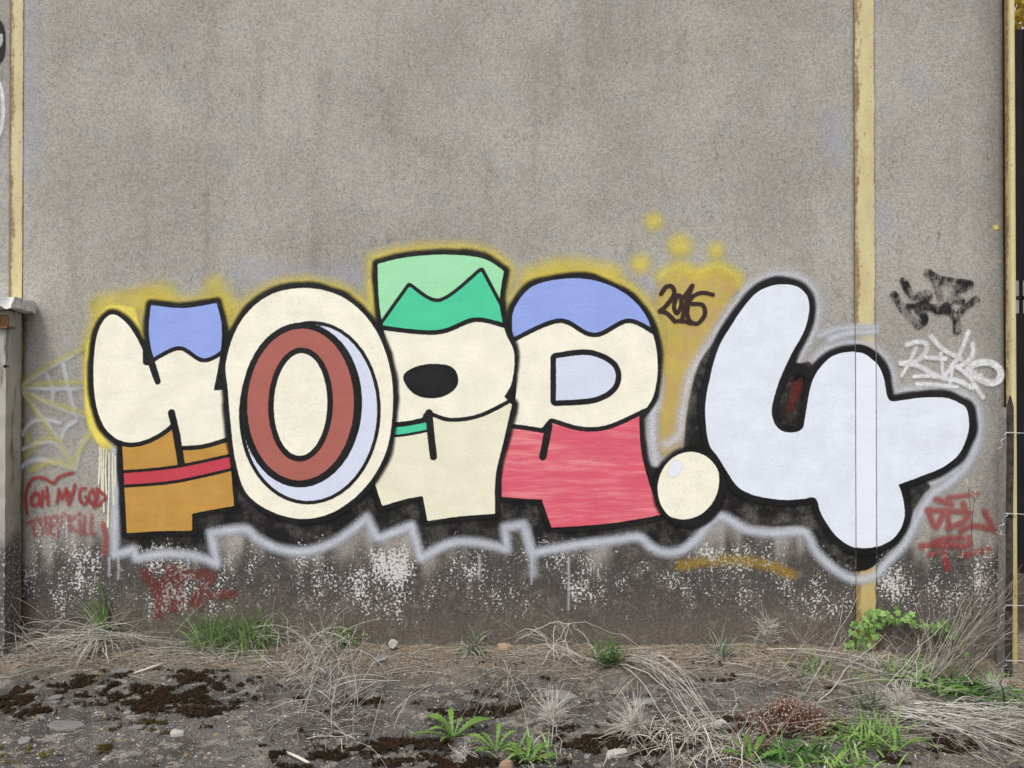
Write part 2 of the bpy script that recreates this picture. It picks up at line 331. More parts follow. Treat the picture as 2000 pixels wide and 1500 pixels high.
def beam(x0, x1, name='steel_beam', y0=-.0035, y1=.14):
    # H-section column seen from its flange; the edges carry the rust attribute
    m = MB(); n = 46; w = x1 - x0
    for k, (u, e) in enumerate([(0, 1.0), (.22, .55), (.5, 0), (.85, 0), (.95, .5), (1, .9)]):
        for i in range(n): m.v.append((x0 + w * u, y0 + (.0012 if k in (0, 5) else 0), -.3 + 5.5 * i / (n - 1))); m.r.append(e)
    for k in range(5):
        for i in range(n - 1): m.f.append((k * n + i, (k + 1) * n + i, (k + 1) * n + i + 1, k * n + i + 1))
    b = len(m.v)
    for x in (x0, x1):
        for z in (-.3, 5.2): m.v.append((x, y0 + .012, z)); m.r.append(1.0)
    m.f += [(b, 0, n - 1, b + 1), (5 * n, b + 2, b + 3, 6 * n - 1)]
    xc = (x0 + x1) / 2; m.box(xc - .004, xc + .004, y0 + .011, .25, -.3, 5.2, .3)
    return m.build(name, YEL, WALL, False, 'edge')
beam(*BL); beam(*BR)
# corner post of the wall: a rounded yellow steel tube-like channel
cpm = MB(); cx0, cx1 = BW(1963), float(wall(1986, 750, -.06)[0]); rr = (cx1 - cx0) / 2; pts = []
for z in np.linspace(-.5, 5.3, 60): pts.append((z,))
nk = 14; prof = []
for j in range(nk + 1):
    q = math.pi * j / nk; prof.append(((cx0 + cx1) / 2 - math.copysign(abs(math.cos(q)) ** .35, math.cos(q)) * rr, -.01 - math.sin(q) ** .5 * .055, max(0, 1 - j / 3.5)))
for (z,) in pts:
    for x, y, e in prof: cpm.v.append((x, y, z)); cpm.r.append(float(e))
w_ = nk + 1
for i in range(len(pts) - 1):
    for j in range(nk): cpm.f.append((i * w_ + j, i * w_ + j + 1, (i + 1) * w_ + j + 1, (i + 1) * w_ + j))
cpm.build('corner_post', rusty('old_yellow_enamel_tube', S(206, 195, 146), 1.1), WALL, True, 'edge')
cb = MB(); cb.box(cx0 + .002, cx1 - .002, -.008, .24, -.5, 5.3); cb.build('post_web', simple('rust_dark', (.03, .015, .01), (.07, .035, .02)), WALL, False)

# ================================================================== spray paint on the wall
M = {}
def P(key, *a, **k): M[key] = paint('spray_' + key, *a, **k); return M[key]
P('black', S(15, 15, 18), wear=.12, var=.3, dust=.05); P('outline', S(13, 13, 16), soft=.016, wear=.18, var=.3, dust=.06, spray=.35); P('blackbeam', S(10, 10, 13), wear=.02)
P('shadow', S(19, 18, 19), soft=.014, wear=.35, var=.35, dust=.4, lich=.8, spray=.5)
P('shadow4', S(20, 19, 19), soft=.012, wear=.35, var=.35, dust=.55, lich=.85, spray=.5)
P('cream', S(245, 241, 222), wear=.24, var=.07); P('cream2', S(236, 231, 208), wear=.13, var=.05)
P('white4', S(226, 232, 245), wear=.3, var=.06); P('white4b', S(233, 236, 248), wear=.02, var=.02); P('lav', S(214, 220, 240), wear=.06, var=.03)
P('ochre', S(193, 146, 68), wear=.06, var=.10, streak=.2, streak_col=S(206, 165, 95)); P('blue', S(148, 168, 232), wear=.06, var=.04)
P('red', S(196, 66, 80), wear=.06, var=.08); P('brown', S(172, 100, 90), wear=.05, var=.05); P('pink', S(218, 92, 112), wear=.05, var=.06, streak=.7, streak_col=S(240, 164, 162))
P('green', S(74, 205, 158), wear=.05, var=.05); P('lgreen', S(160, 226, 176), wear=.05, var=.04)
P('yellow', S(234, 216, 96), soft=.055, op=.78, wear=.45, var=.1, spray=.9); P('yellowhard', S(240, 222, 104), soft=.016, op=.92, wear=.3, spray=.7); P('paleyel', S(240, 220, 120), wear=.12, var=.05)
P('halo', S(216, 218, 226), soft=.045, op=.85, wear=.35, spray=.9, lich=.4); P('halothin', S(204, 208, 220), soft=.028, op=.85, wear=.4, spray=.8, lich=.5)
P('ghost', S(196, 204, 224), soft=.04, op=.2, wear=.5, spray=.8); P('ghostdark', S(70, 74, 70), soft=.03, op=.45, wear=.5, spray=.6); P('blend', S(222, 198, 92), soft=.04, op=.66, wear=.35, spray=.55, col2=S(220, 182, 112))
P('ochreline', S(170, 138, 50), soft=.03, op=.6, wear=.7, spray=.9, lich=.8); P('web', S(206, 208, 214), soft=.012, op=.7, wear=.35, spray=.45); P('webyel', S(214, 204, 80), soft=.02, op=.42, wear=.35, spray=.5)
P('redtag', S(158, 42, 50), soft=.006, op=.72, wear=.3, spray=.3); P('redfade', S(166, 56, 58), soft=.012, op=.58, wear=.5, spray=.5, lich=.9); P('redsmear', S(126, 50, 44), soft=.025, op=.5, wear=.8, spray=.9, lich=.6)
P('ink', S(52, 32, 30), soft=.003, op=.93, wear=.15); P('dry', S(16, 16, 20), soft=.005, op=.97, wear=.9, spray=.4, dryb=.8); P('whitetag', S(238, 239, 242), soft=.008, op=.9, wear=.5, spray=.5, dryb=.35); P('drip', S(236, 232, 205), soft=.002, op=.9, wear=.15)
for m_ in M.values(): pass

def paintpart(name, shape, key, layer, parent=WALL, op=None, label=None, step=3.0, y0=0.0):
    soft = {'yellow': .055, 'halo': .045, 'ghost': .04, 'ghostdark': .03, 'blend': .04, 'halothin': .028, 'ochreline': .02, 'web': .012, 'webyel': .018, 'shadow': .012, 'shadow4': .01, 'redsmear': .02, 'redfade': .01, 'yellowhard': .016, 'outline': .016}.get(key, .006)
    return spray_part(name, shape, M[key], parent, layer * .45, step, soft, op, label, y0)

# --- the silhouettes, as points on the wall (photo pixels turned into wall positions)
Y_ = poly((214, 616), (192, 650), (184, 715), (188, 785), (205, 834), (236, 864), (240, 872, 1), (249, 1041, 1), (310, 1037), (376, 1036, 1), (376, 1003, 1), (415, 995), (458, 988, 1), (449, 870), (447, 760, 1), (418, 763, 1), (430, 700), (434, 640), (424, 592, 1), (360, 602), (296, 596, 1), (292, 650), (302, 710), (309, 748, 1), (288, 700), (262, 650), (238, 622))
Y_blue = inter(Y_, poly((288, 580, 1), (445, 570, 1), (445, 676, 1), (400, 700), (350, 676), (288, 706, 1)))
Y_lobe = poly((214, 616), (192, 650), (184, 715), (188, 785), (208, 838), (245, 862), (285, 858), (325, 836), (345, 812, 1), (352, 870, 1), (400, 866), (452, 850, 1), (447, 745, 1), (418, 763, 1), (430, 690), (300, 690), (309, 748, 1), (288, 700), (262, 650), (238, 622))
Y_foot = sub(Y_, union(grow(Y_lobe, 10), rect(150, 500, 500, 790)))
Y_band = inter(Y_foot, poly((230, 925, 1), (340, 915), (460, 890, 1), (460, 912, 1), (340, 938), (230, 947, 1)))
O_ = poly((443, 705), (470, 630), (525, 578), (600, 563), (672, 582), (728, 635), (760, 710), (768, 790), (755, 880), (715, 950), (655, 998), (592, 1013), (530, 998), (482, 962), (461, 900), (452, 830), (446, 760))
P3 = poly((738, 516, 1), (800, 502), (880, 498), (945, 506), (984, 530, 1), (976, 590), (986, 645), (1004, 690), (1000, 745), (985, 775, 1), (1000, 790, 1), (984, 860), (968, 930), (967, 1003, 1), (900, 1008), (835, 1017, 1), (826, 968, 1), (790, 975), (747, 988, 1), (728, 930, 1), (752, 870), (768, 790), (760, 700), (742, 600))
P3_top = inter(P3, poly((700, 480, 1), (1020, 480, 1), (1010, 640, 1), (930, 620), (850, 645), (720, 632, 1)))
P3_dark = inter(P3_top, poly((700, 700, 1), (800, 560, 1), (860, 590), (940, 530, 1), (1030, 700, 1)))
P3_foot = inter(P3, poly((720, 826, 1), (780, 832), (836, 822, 1), (838, 812), (880, 824), (940, 815), (1010, 780, 1), (1000, 1040, 1), (700, 1040, 1)))
P3_bar = inter(P3, poly((720, 833, 1), (780, 834), (838, 824, 1), (838, 838, 1), (780, 848), (720, 846, 1)))
P3_hole = poly((792, 735), (830, 716), (880, 720), (890, 750), (860, 772), (815, 768))
P4 = poly((1006, 690), (1000, 640), (1006, 600), (1040, 560), (1100, 545), (1160, 548), (1218, 572), (1258, 612), (1278, 665), (1284, 720), (1275, 775), (1248, 815, 1), (1252, 880), (1268, 945), (1292, 1005, 1), (1190, 1022), (1077, 1030, 1), (1058, 975, 1), (1030, 974), (980, 970, 1), (981, 900), (995, 826, 1), (1008, 770))
P4_top = inter(P4, poly((980, 500, 1), (1300, 500, 1), (1300, 660, 1), (1230, 622), (1160, 650), (1090, 622), (985, 668, 1)))
P4_foot = inter(P4, poly((960, 836, 1), (1010, 838), (1062, 846, 1), (1078, 826, 1), (1135, 842), (1190, 838), (1262, 806, 1), (1320, 1050, 1), (940, 1050, 1)))
P4_hole = poly((1086, 700, 1), (1150, 694), (1196, 716), (1198, 752), (1160, 776), (1086, 782, 1))
BALL = sd_poly(ell(1346, 952, 62, 70, .15))
FOUR = poly((1529, 556), (1508, 558), (1477, 572), (1448, 605), (1429, 634), (1408, 668), (1395, 702), (1387, 735), (1379, 773), (1377, 815), (1384, 866), (1400, 890), (1416, 916), (1439, 949), (1464, 964), (1490, 971), (1530, 976), (1567, 974), (1586, 971), (1595, 978), (1601, 998), (1613, 1021), (1634, 1048), (1658, 1065), (1683, 1071), (1710, 1068), (1740, 1054), (1758, 1032), (1765, 1010), (1765, 990), (1760, 964), (1753, 946, 1), (1792, 932), (1840, 912), (1872, 886), (1888, 850), (1891, 826), (1886, 798), (1872, 787), (1850, 778), (1827, 776), (1797, 777), (1772, 780), (1745, 784), (1736, 781), (1731, 772), (1728, 756), (1724, 735), (1716, 717), (1706, 704), (1687, 690), (1666, 687), (1641, 690), (1620, 699), (1601, 718), (1588, 739), (1580, 765), (1575, 794), (1571, 818), (1567, 836), (1553, 844), (1530, 843), (1515, 832), (1507, 811), (1508, 788), (1519, 750), (1530, 723), (1546, 689), (1563, 660), (1574, 634), (1579, 609), (1579, 592), (1574, 576), (1561, 563), (1546, 557))
LETTERS = union(Y_, O_, P3, P4); BEAMR = rect(1670.5, -200, 1709.5, 1400)
SH = sub(poly((232, 860, 1), (231, 1072, 1), (262, 1066, 1), (268, 1082, 1), (315, 1074), (365, 1076), (416, 1092, 1), (406, 1034, 1), (476, 1027), (506, 1046), (545, 1063), (590, 1069), (640, 1057), (682, 1032), (716, 1003, 1), (734, 1040, 1), (750, 1040, 1), (806, 1017, 1), (824, 1078, 1), (880, 1053), (935, 1051), (992, 1064, 1), (984, 1020, 1), (1024, 1014, 1), (1040, 1071, 1), (1120, 1057), (1200, 1047), (1248, 1041), (1274, 1060), (1300, 1070), (1330, 1066), (1366, 1040), (1404, 1000, 1), (1346, 930, 1), (1250, 905, 1)), grow(LETTERS, -4))
SH4 = union(poly((1424, 650), (1396, 668), (1368, 706), (1352, 755), (1341, 815), (1336, 870), (1330, 905, 1), (1390, 900, 1), (1420, 930, 1), (1400, 990, 1), (1420, 1006), (1456, 1021), (1508, 1027), (1560, 1026), (1578, 1036), (1590, 1060), (1613, 1083), (1645, 1107), (1674, 1114), (1697, 1110), (1716, 1094), (1752, 1060), (1775, 1020), (1784, 996), (1802, 966), (1812, 944), (1740, 900, 1), (1500, 850, 1)), poly((1540, 716), (1562, 710), (1585, 714), (1580, 790), (1572, 846), (1520, 846), (1504, 800)))

HALOP = [(226, 880), (225, 1083, 1), (262, 1073, 1), (267, 1090, 1), (312, 1082), (362, 1083), (400, 1091), (424, 1101, 1), (412, 1041, 1), (476, 1033), (504, 1052), (540, 1070), (590, 1077), (640, 1065), (680, 1041), (717, 1010, 1), (736, 1049, 1), (746, 1049, 1), (804, 1026, 1), (822, 1090, 1), (880, 1061), (930, 1059), (990, 1072, 1), (986, 1030, 1), (1022, 1024, 1), (1040, 1080, 1), (1120, 1065), (1200, 1055), (1246, 1049), (1270, 1067), (1296, 1078), (1330, 1075), (1362, 1050), (1403, 1008), (1456, 1033), (1508, 1041), (1564, 1038), (1580, 1050), (1590, 1072), (1613, 1098), (1645, 1122), (1674, 1131), (1705, 1126), (1730, 1100), (1765, 1062), (1790, 1015), (1815, 970), (1850, 945), (1890, 905), (1910, 850), (1908, 800)]

# --- old marks under the piece
paintpart('old_overspray', union(line(26, (480, 530), (600, 545), (700, 540)), line(14, (1170, 500), (1230, 530), (1270, 560)), line(20, (1000, 525), (1030, 555)), line(16, (60, 20), (62, 180), (58, 340)), line(22, (1620, 235), (1632, 300)), line(18, (1790, 146), (1800, 170)), line(14, (1720, 410), (1722, 440))), 'ghost', 0)
paintpart('old_overspray', union(line(4, (240, 575), (300, 568)), line(6, (186, 590), (188, 600)), line(5, (420, 575), (445, 600)), line(4, (1390, 590), (1460, 575)), line(5, (1310, 680), (1350, 668))), 'ghostdark', 0.4)
# --- yellow glow and dots
up = lambda X, Y: np.clip(sstep(800, 640, Y), 0, 1) * (0.55 + .7 * fbm(X / 45, Y / 45))
paintpart('yellow_overspray', sub(grow(LETTERS, 22), grow(LETTERS, -6)), 'yellow', 1, op=up)
paintpart('yellow_overspray', union(line(24, (200, 600), (260, 588), (320, 575)), line(20, (420, 560), (450, 600)), line(26, (1040, 545), (1110, 528), (1190, 538))), 'yellow', 1.2, op=lambda X, Y: .5 + .4 * fbm(X / 30, Y / 30))
left = lambda X, Y: sstep(900, 860, Y)
paintpart('yellow_base_coat', union(poly((176, 668, 1), (205, 600), (265, 600, 1), (275, 640), (285, 680), (220, 700)), line(9, (178, 670), (174, 760), (182, 830), (207, 870), (232, 886))), 'yellowhard', 1.6, op=left)
paintpart('yellow_blend', poly((1300, 545), (1330, 522), (1370, 528), (1405, 520), (1440, 540), (1432, 585), (1400, 640), (1372, 700), (1352, 770), (1340, 840), (1318, 880), (1288, 880), (1286, 800), (1296, 720), (1296, 640), (1280, 590)), 'blend', 1.4)
for x, y, r in ((1277, 433, 15), (1328, 480, 21), (1398, 489, 13), (1250, 516, 17)): paintpart('spray_dot', sd_line(np.array([[x, y], [x + .1, y]]), r), 'yellow', 1.8, op=lambda X, Y: .9 + 0 * X)
paintpart('spray_arc', union(line(9, (1290, 540), (1325, 520), (1362, 532), (1400, 520), (1438, 540), (1442, 556))), 'yellow', 1.9)
# --- drop shadows and pale halo line
paintpart('drop_shadow', SH, 'shadow', 3.0); paintpart('drop_shadow', sub(SH4, grow(FOUR, -6)), 'shadow4', 3.2)
paintpart('shadow_on_beam', inter(sub(SH4, grow(FOUR, -4)), BEAMR), 'blackbeam', 3.6)
paintpart('pale_outer_line', line(8, *HALOP), 'halothin', 4.0)
paintpart('pale_outer_line', sub(union(inter(grow(FOUR, 24), rect(1330, 500, 1960, 1020)), line(7, (1404, 640), (1372, 690), (1346, 740), (1332, 810), (1326, 850), (1300, 868)), line(8, (1274, 800), (1276, 880), (1290, 930)), line(7, (1286, 740), (1282, 790), (1270, 815))), grow(FOUR, 12)), 'halo', 2.6)
paintpart('pale_stray_line', union(line(5, (1600, 655), (1640, 642), (1712, 638)), line(7, (1620, 662), (1660, 650), (1708, 648))), 'halothin', 4.2)
for q in ((1640, 1076, 1020), (1040, 1075, 1040)): pass
paintpart('pale_outer_line', union(line(8, (1040, 1080), (1042, 1120)), line(6, (1028, 1030), (1034, 1075))), 'halothin', 4.3, op=lambda X, Y: .6 + 0 * X)

# --- the letters
def letter(fill, key, base, w, label):
    o = paintpart('graffiti_letter', fill, key, base + 1, label=label); paintpart('outline', grow_uneven(fill, w, 4.5), 'outline', base, parent=o); return o
def patch(o, shape, key, base, clip=None, b=7, name='colour_fill'):
    if b: paintpart('inner_outline', inter(grow(shape, b), grow(clip, 2)) if clip else grow(shape, b), 'black', base, parent=o)
    return paintpart(name, shape, key, base + .5, parent=o)
y = letter(Y_, 'cream', 5, 11, 'cream letter with a blue arm and an ochre foot, first of the row')
patch(y, Y_foot, 'ochre', 7, Y_, 9); patch(y, Y_blue, 'blue', 7, Y_, 8); patch(y, Y_band, 'red', 8, Y_, 6)
paintpart('inner_outline', union(line(8, (284, 672), (296, 706), (309, 745), r1=6), line(7, (336, 806), (346, 850), (355, 905))), 'black', 9, parent=y)
p4 = letter(P4, 'cream', 5, 11, 'cream letter with a blue top and a pink-red foot, next to the cream ball')
patch(p4, P4_foot, 'pink', 7, P4, 9); patch(p4, P4_top, 'blue', 7, P4, 9); patch(p4, P4_hole, 'lav', 7.4, None, 11, 'letter_counter'); paintpart('inner_outline', line(7, (1072, 832), (1066, 862), (1060, 892)), 'black', 9, parent=p4)
p3 = letter(P3, 'cream', 8, 11, 'cream letter with a two-tone green top, third of the row')
patch(p3, P3_foot, 'cream2', 10, P3, 8); patch(p3, P3_top, 'lgreen', 10, P3, 9); patch(p3, P3_dark, 'green', 11, P3_top, 7); patch(p3, P3_bar, 'green', 11, P3, 5); patch(p3, P3_hole, 'black', 10.2, None, 4, 'letter_counter')
paintpart('inner_outline', line(7, (838, 806), (842, 850), (847, 892)), 'black', 12, parent=p3)
o_ = letter(O_, 'cream', 12, 11, 'big round cream letter O with a brown-red inner ring, second of the row')
patch(o_, sub(sd_poly(ell(606, 806, 131, 172, .05)), sd_poly(ell(590, 792, 118, 160, .05))), 'lav', 14, O_, 7, 'ring_shine'); patch(o_, sd_poly(ell(588, 790, 104, 148, .03)), 'brown', 15, None, 12); patch(o_, sd_poly(ell(588, 790, 52, 100, .03)), 'cream', 16, None, 11, 'letter_counter')
ball = paintpart('painted_ball', BALL, 'cream', 14, label='small cream painted ball between the last letter and the big white figure'); paintpart('outline', grow_uneven(BALL, 10, 2), 'outline', 13, parent=ball)
paintpart('inner_outline', sub(grow(BALL, 4), sd_poly(ell(1334, 936, 70, 78))), 'black', 15, parent=ball); paintpart('shine', sd_poly(ell(1318, 915, 12, 18, .6)), 'white4b', 15.5, parent=ball)
f4 = letter(FOUR, 'white4', 8, 14, 'huge white bubble figure 4 with thick black outline'); paintpart('fill_on_beam', inter(FOUR, BEAMR), 'white4b', 10, parent=f4); paintpart('outline_on_beam', inter(sub(grow(FOUR, 14), grow(FOUR, -1)), BEAMR), 'blackbeam', 10.4, parent=f4)
paintpart('red_streak', line(11, (1556, 752), (1548, 780), (1540, 800), r1=4), 'redsmear', 11, parent=f4); paintpart('inner_outline', line(12, (1545, 735), (1562, 722), (1578, 730)), 'black', 11, parent=f4)
# --- drips under the yellow coat
for x, y1, y2 in ((196, 872, 945), (204, 876, 1000), (209, 880, 965), (214, 885, 1030), (221, 885, 985), (200, 874, 960), (226, 890, 950)): paintpart('paint_drip', line(1.5, (x, y1), (x + random.uniform(-2, 2), (y1 + y2) / 2), (x + random.uniform(-3, 3), y2), r1=1.8), 'drip', 5 + random.random(), step=1.6)
for x, y1, y2 in ((232, 1085, 1130), (214, 1090, 1125), (1038, 1085, 1140), (936, 1085, 1130), (1110, 1090, 1190), (368, 1085, 1110)): paintpart('paint_drip', line(2, (x, y1), (x + 1, (y1 + y2) / 2), (x, y2), r1=1.2), 'web', 5 + random.random(), step=1.6)
# --- the 2016 mark, tags and scrawls
T = paintpart
T('date_mark', union(line(4.5, (1291, 574), (1300, 561), (1312, 560), (1316, 575), (1300, 598), (1288, 608, 1), (1302, 612), (1318, 628, 1)), line(4.2, (1320, 582), (1316, 600), (1322, 612), (1330, 596), (1328, 578), (1318, 578)), line(4.5, (1330, 588), (1352, 558, 1), (1340, 592), (1331, 628)), line(4.2, (1392, 576), (1370, 572), (1350, 582), (1342, 606), (1346, 626), (1362, 632), (1376, 614), (1372, 596), (1352, 594)), line(4, (1318, 628), (1332, 627), (1348, 632))), 'ink', 6, label='dark brown handwritten 2016 on the yellow patch', step=2)
T('scrawl', union(line(3.3, (54, 1002), (51, 970), (60, 940), (80, 932), (106, 944, 1), (118, 930), (142, 923)),
  line(3.5, (70, 962), (62, 975), (66, 987), (77, 981), (76, 965), (68, 963)), line(3.1, (84, 958), (82, 988)), line(3.1, (82, 974), (95, 966)), line(3.1, (92, 952), (95, 985)),
  line(3.0, (112, 982), (116, 955, 1), (122, 974, 1), (130, 953, 1), (132, 978)), line(3.1, (134, 960), (140, 974, 1), (147, 946)), line(3.0, (140, 974), (135, 986)),
  line(3.1, (168, 953), (158, 956), (156, 972), (164, 984), (172, 978), (168, 970)), line(3.1, (180, 956), (174, 970), (180, 983), (187, 972), (182, 956)), line(3.1, (190, 953), (191, 972), (184, 990)), line(3.1, (190, 953), (206, 970), (196, 984), (184, 990))), 'redtag', 6, label='red handwriting OH MY GOD under a heart-shaped line', step=2)
T('scrawl', union(line(3, (54, 1022), (76, 1011)), line(3, (65, 1016), (70, 1048)), line(3, (79, 1012), (82, 1044)), line(2.8, (80, 1030), (90, 1026)), line(3, (89, 1009), (93, 1042)), line(3, (97, 1011), (100, 1044)), line(2.8, (97, 1011), (108, 1007)), line(2.6, (98, 1027), (107, 1023)), line(2.8, (100, 1044), (111, 1039)), line(3, (111, 1006), (117, 1024)), line(3, (126, 1002), (118, 1024), (112, 1050)),
  line(3, (134, 1006), (138, 1036)), line(2.8, (147, 1008), (136, 1021), (149, 1036)), line(2.8, (156, 1016), (158, 1042)), line(4, (155, 1003), (156, 1004)), line(2.8, (166, 1008), (165, 1040), (172, 1042)), line(2.8, (180, 1006), (178, 1040), (186, 1042)), line(5, (202, 1024), (208, 1050), (204, 1080))), 'redfade', 6, label='fading red handwriting THEY KILL above the white lichen', step=2)
T('old_red_tag', union(line(11, (284, 1120), (308, 1150), (318, 1140)), line(11, (308, 1150), (312, 1195)), line(11, (332, 1125), (325, 1160), (330, 1180), (345, 1182), (350, 1150), (346, 1120)), line(9, (365, 1125), (414, 1122), (380, 1170), (390, 1178)), line(8, (405, 1162), (455, 1160)), line(8, (330, 1108), (380, 1120))), 'redsmear', 1, label='faded red smeared tag low on the wall')
T('red_tag', union(line(6, (1828, 975), (1858, 985)), line(6, (1810, 996), (1845, 997), (1890, 1000)), line(6, (1812, 998), (1826, 1028), (1842, 1002)), line(5, (1850, 972), (1908, 964)), line(6, (1880, 982), (1884, 994)), line(6, (1893, 1002), (1878, 1020), (1850, 1030)), line(5, (1850, 1000), (1852, 1028)), line(6, (1922, 998), (1940, 1036)), line(6, (1876, 1036), (1900, 1026), (1938, 1034)), line(5, (1822, 1058), (1850, 1050), (1880, 1050)), line(6, (1798, 1066), (1845, 1062), (1888, 1066), (1892, 1048)), line(6, (1845, 1062), (1844, 1085), (1850, 1110)), line(5, (1812, 1084), (1826, 1080)), line(6, (1880, 1085), (1930, 1072))), 'redfade', 6, label='spotty red tag right of the white figure 4', step=2.5)
T('black_tag', union(line(8, (1745, 576), (1762, 602), (1785, 628)), line(8, (1764, 549), (1776, 572), (1786, 580)), line(8, (1786, 580), (1812, 574), (1808, 590), (1790, 600), (1805, 622), (1792, 636)), line(7, (1765, 600), (1800, 598), (1840, 600), (1866, 577)), line(9, (1812, 534), (1838, 548), (1892, 556)), line(8, (1826, 548), (1836, 582)), line(8, (1890, 558), (1862, 574), (1876, 588)), line(8, (1830, 606), (1850, 606), (1866, 622), (1868, 646)), line(7, (1906, 584), (1880, 604), (1868, 620))), 'dry', 6, label='dry-brushed black tag on the right wall panel', step=2.5)
T('white_tag', union(line(4.8, (1770, 674), (1790, 668), (1808, 672), (1806, 690), (1790, 704), (1758, 710, 1), (1790, 714), (1820, 730), (1838, 738), (1870, 744), (1898, 758)), line(3.7, (1788, 680), (1774, 710), (1760, 734)), line(4.4, (1806, 698), (1846, 701)), line(5.2, (1818, 658), (1838, 680), (1876, 702), r1=4), line(4.4, (1890, 648), (1874, 690), (1842, 738)), line(4.4, (1898, 672), (1898, 695), (1880, 712), (1862, 716)), line(4.4, (1864, 714), (1890, 735), (1918, 776)), line(6.7, (1890, 720), (1902, 711), (1930, 708), (1950, 720), (1952, 738), (1938, 748), (1915, 742), (1898, 728)), line(4.1, (1914, 732), (1915, 733)), line(3.7, (1784, 736), (1815, 735), (1842, 739)), line(3.7, (1790, 750), (1830, 752), (1868, 756)), line(3.7, (1836, 690), (1842, 740)), line(3.0, (1860, 715), (1854, 750))), 'whitetag', 6, label='white chalky tag above the arm of the figure 4', step=2.5)
T('spider_web', union(line(3.5, (45, 752), (100, 718), (165, 684)), line(4, (45, 757), (110, 760), (166, 758)), line(3.5, (45, 760), (100, 790), (180, 822)), line(3.5, (42, 762), (70, 798), (110, 850), (148, 912)), line(4, (92, 730), (104, 760), (102, 790)), line(4.5, (125, 712), (134, 755), (150, 812)), line(4, (44, 850), (62, 826), (90, 820), (118, 826)), line(4.5, (44, 878), (80, 864), (112, 868), (146, 910)), line(5, (42, 912), (70, 898), (110, 904), (148, 915)), line(5, (150, 905), (160, 870), (184, 842)), line(4, (120, 858), (130, 836), (150, 822))), 'web', 1, label='grey and yellow spider web sprayed beside the first letter')
T('spider_web', union(line(4, (45, 748), (100, 712), (168, 678)), line(3.5, (45, 752), (110, 748), (166, 746)), line(4, (45, 764), (75, 810), (112, 862), (146, 908)), line(4, (48, 768), (100, 786), (176, 812)), line(4, (48, 892), (85, 858), (118, 860)), line(5, (60, 920), (100, 902), (146, 912)), line(5, (148, 900), (165, 862), (186, 838)), line(7, (46, 758), (48, 760)), line(5, (56, 850), (57, 862))), 'webyel', 1.3)
T('ochre_arc', line(10, (1330, 1104), (1380, 1096), (1440, 1094), (1500, 1104), (1545, 1122)), 'ochreline', 1, label='faint ochre arc low on the wall')
T('other_graffiti', union(line(7, (-20, 130), (0, 112), (4, 80), (0, 50), (-20, 30))), 'black', 1); T('other_graffiti', union(line(4, (-20, 150), (0, 165), (7, 200), (4, 250), (-15, 290)), line(3, (-10, 100), (2, 85), (3, 70))), 'whitetag', 1.4)
T('spray_speck', sd_line(np.array([[1944, 444], [1944.5, 444.5]]), 4), 'yellowhard', 1)

# ================================================================== things by the wall's ends
def lumpy(mb, x0, x1, y0, y1, z0, z1, amp, n=8, freq=9, seed=0.0, r=.5):
    """a box with subdivided, uneven faces"""
    def face(o, u, v, nu, nv):
        vs = []
        for i in range(nu + 1):
            for j in range(nv + 1):
                p = Vector(o) + Vector(u) * (i / nu) + Vector(v) * (j / nv)
                d = Vector((vnoise(p.y * freq + seed, p.z * freq + p.x * 3) - .5, vnoise(p.x * freq + seed, p.z * freq + p.y * 3) - .5, vnoise(p.x * freq + 7 + seed, p.y * freq + p.z * 3) - .5)) * 2 * amp
                vs.append(p + d)
        mb.add(vs, [(i * (nv + 1) + j, (i + 1) * (nv + 1) + j, (i + 1) * (nv + 1) + j + 1, i * (nv + 1) + j + 1) for i in range(nu) for j in range(nv)], r)
    X, Y, Z = x1 - x0, y1 - y0, z1 - z0; k = lambda L: max(2, min(60, int(L / max(X, Y, Z) * n * 2)))
    face((x0, y0, z0), (X, 0, 0), (0, 0, Z), k(X), k(Z)); face((x1, y1, z0), (-X, 0, 0), (0, 0, Z), k(X), k(Z)); face((x0, y1, z0), (0, -Y, 0), (0, 0, Z), k(Y), k(Z)); face((x1, y0, z0), (0, Y, 0), (0, 0, Z), k(Y), k(Z)); face((x0, y0, z1), (X, 0, 0), (0, Y, 0), k(X), k(Y)); face((x0, y1, z0), (X, 0, 0), (0, -Y, 0), k(X), k(Y))
def concrete(name, c1, c2, white=.0, base=(.05, .048, .044)):
    t = NT(name); st = t.noise(9, 5, .65, stretch=(1.6, 1.6, .25)); f = t.noise(140, 3, .7); b = t.noise(5, 4, .6)
    c = t.mix(t.ss(b, .3, .7), c1, c2); c = t.mix(t.ss(st, .52, .7, 0, .8), c, (.09, .085, .075))
    x = t.n('ShaderNodeSeparateXYZ'); t.put(x.inputs[0], t.co); z = t.math('ADD', x.outputs[2], t.math('MULTIPLY', t.math('SUBTRACT', b, .5), .5))
    low = t.ss(z, .95, .55); c = t.mix(t.math('MULTIPLY', low, .85), c, base)
    wm = t.ss(t.noise(65, 3, .65, off=3), t.math('SUBTRACT', .66, t.math('MULTIPLY', low, .15)), .70); c = t.mix(t.math('MULTIPLY', wm, white), c, (.66, .66, .64)); c = t.mix(t.ss(f, .3, .42, .5, 0), c, (.1, .095, .085))
    t.bump(t.math('ADD', f, wm), .6, .006); return t.done(c, .95, spec=.15)
fy = -.17; fx = lambda px, y=fy: float(wall(px, 750, y)[0]); fz = lambda py, y=fy: float(wall(0, py, y)[1])
fence = tag(empty('concrete_fence_post', (fx(26), fy, -.05)), 'weathered concrete fence post with rough white cap at the left edge', 'fence post')
def world_child(o): o.matrix_parent_inverse = Matrix.Translation(-o.parent.location); return o
CON = concrete('old_fence_concrete', (.36, .35, .31), (.47, .455, .41), .9)
m = MB(); lumpy(m, fx(-24), fx(11), fy, -.028, -.12, fz(607), .003, 26, 14); world_child(m.build('post_shaft', CON, fence))
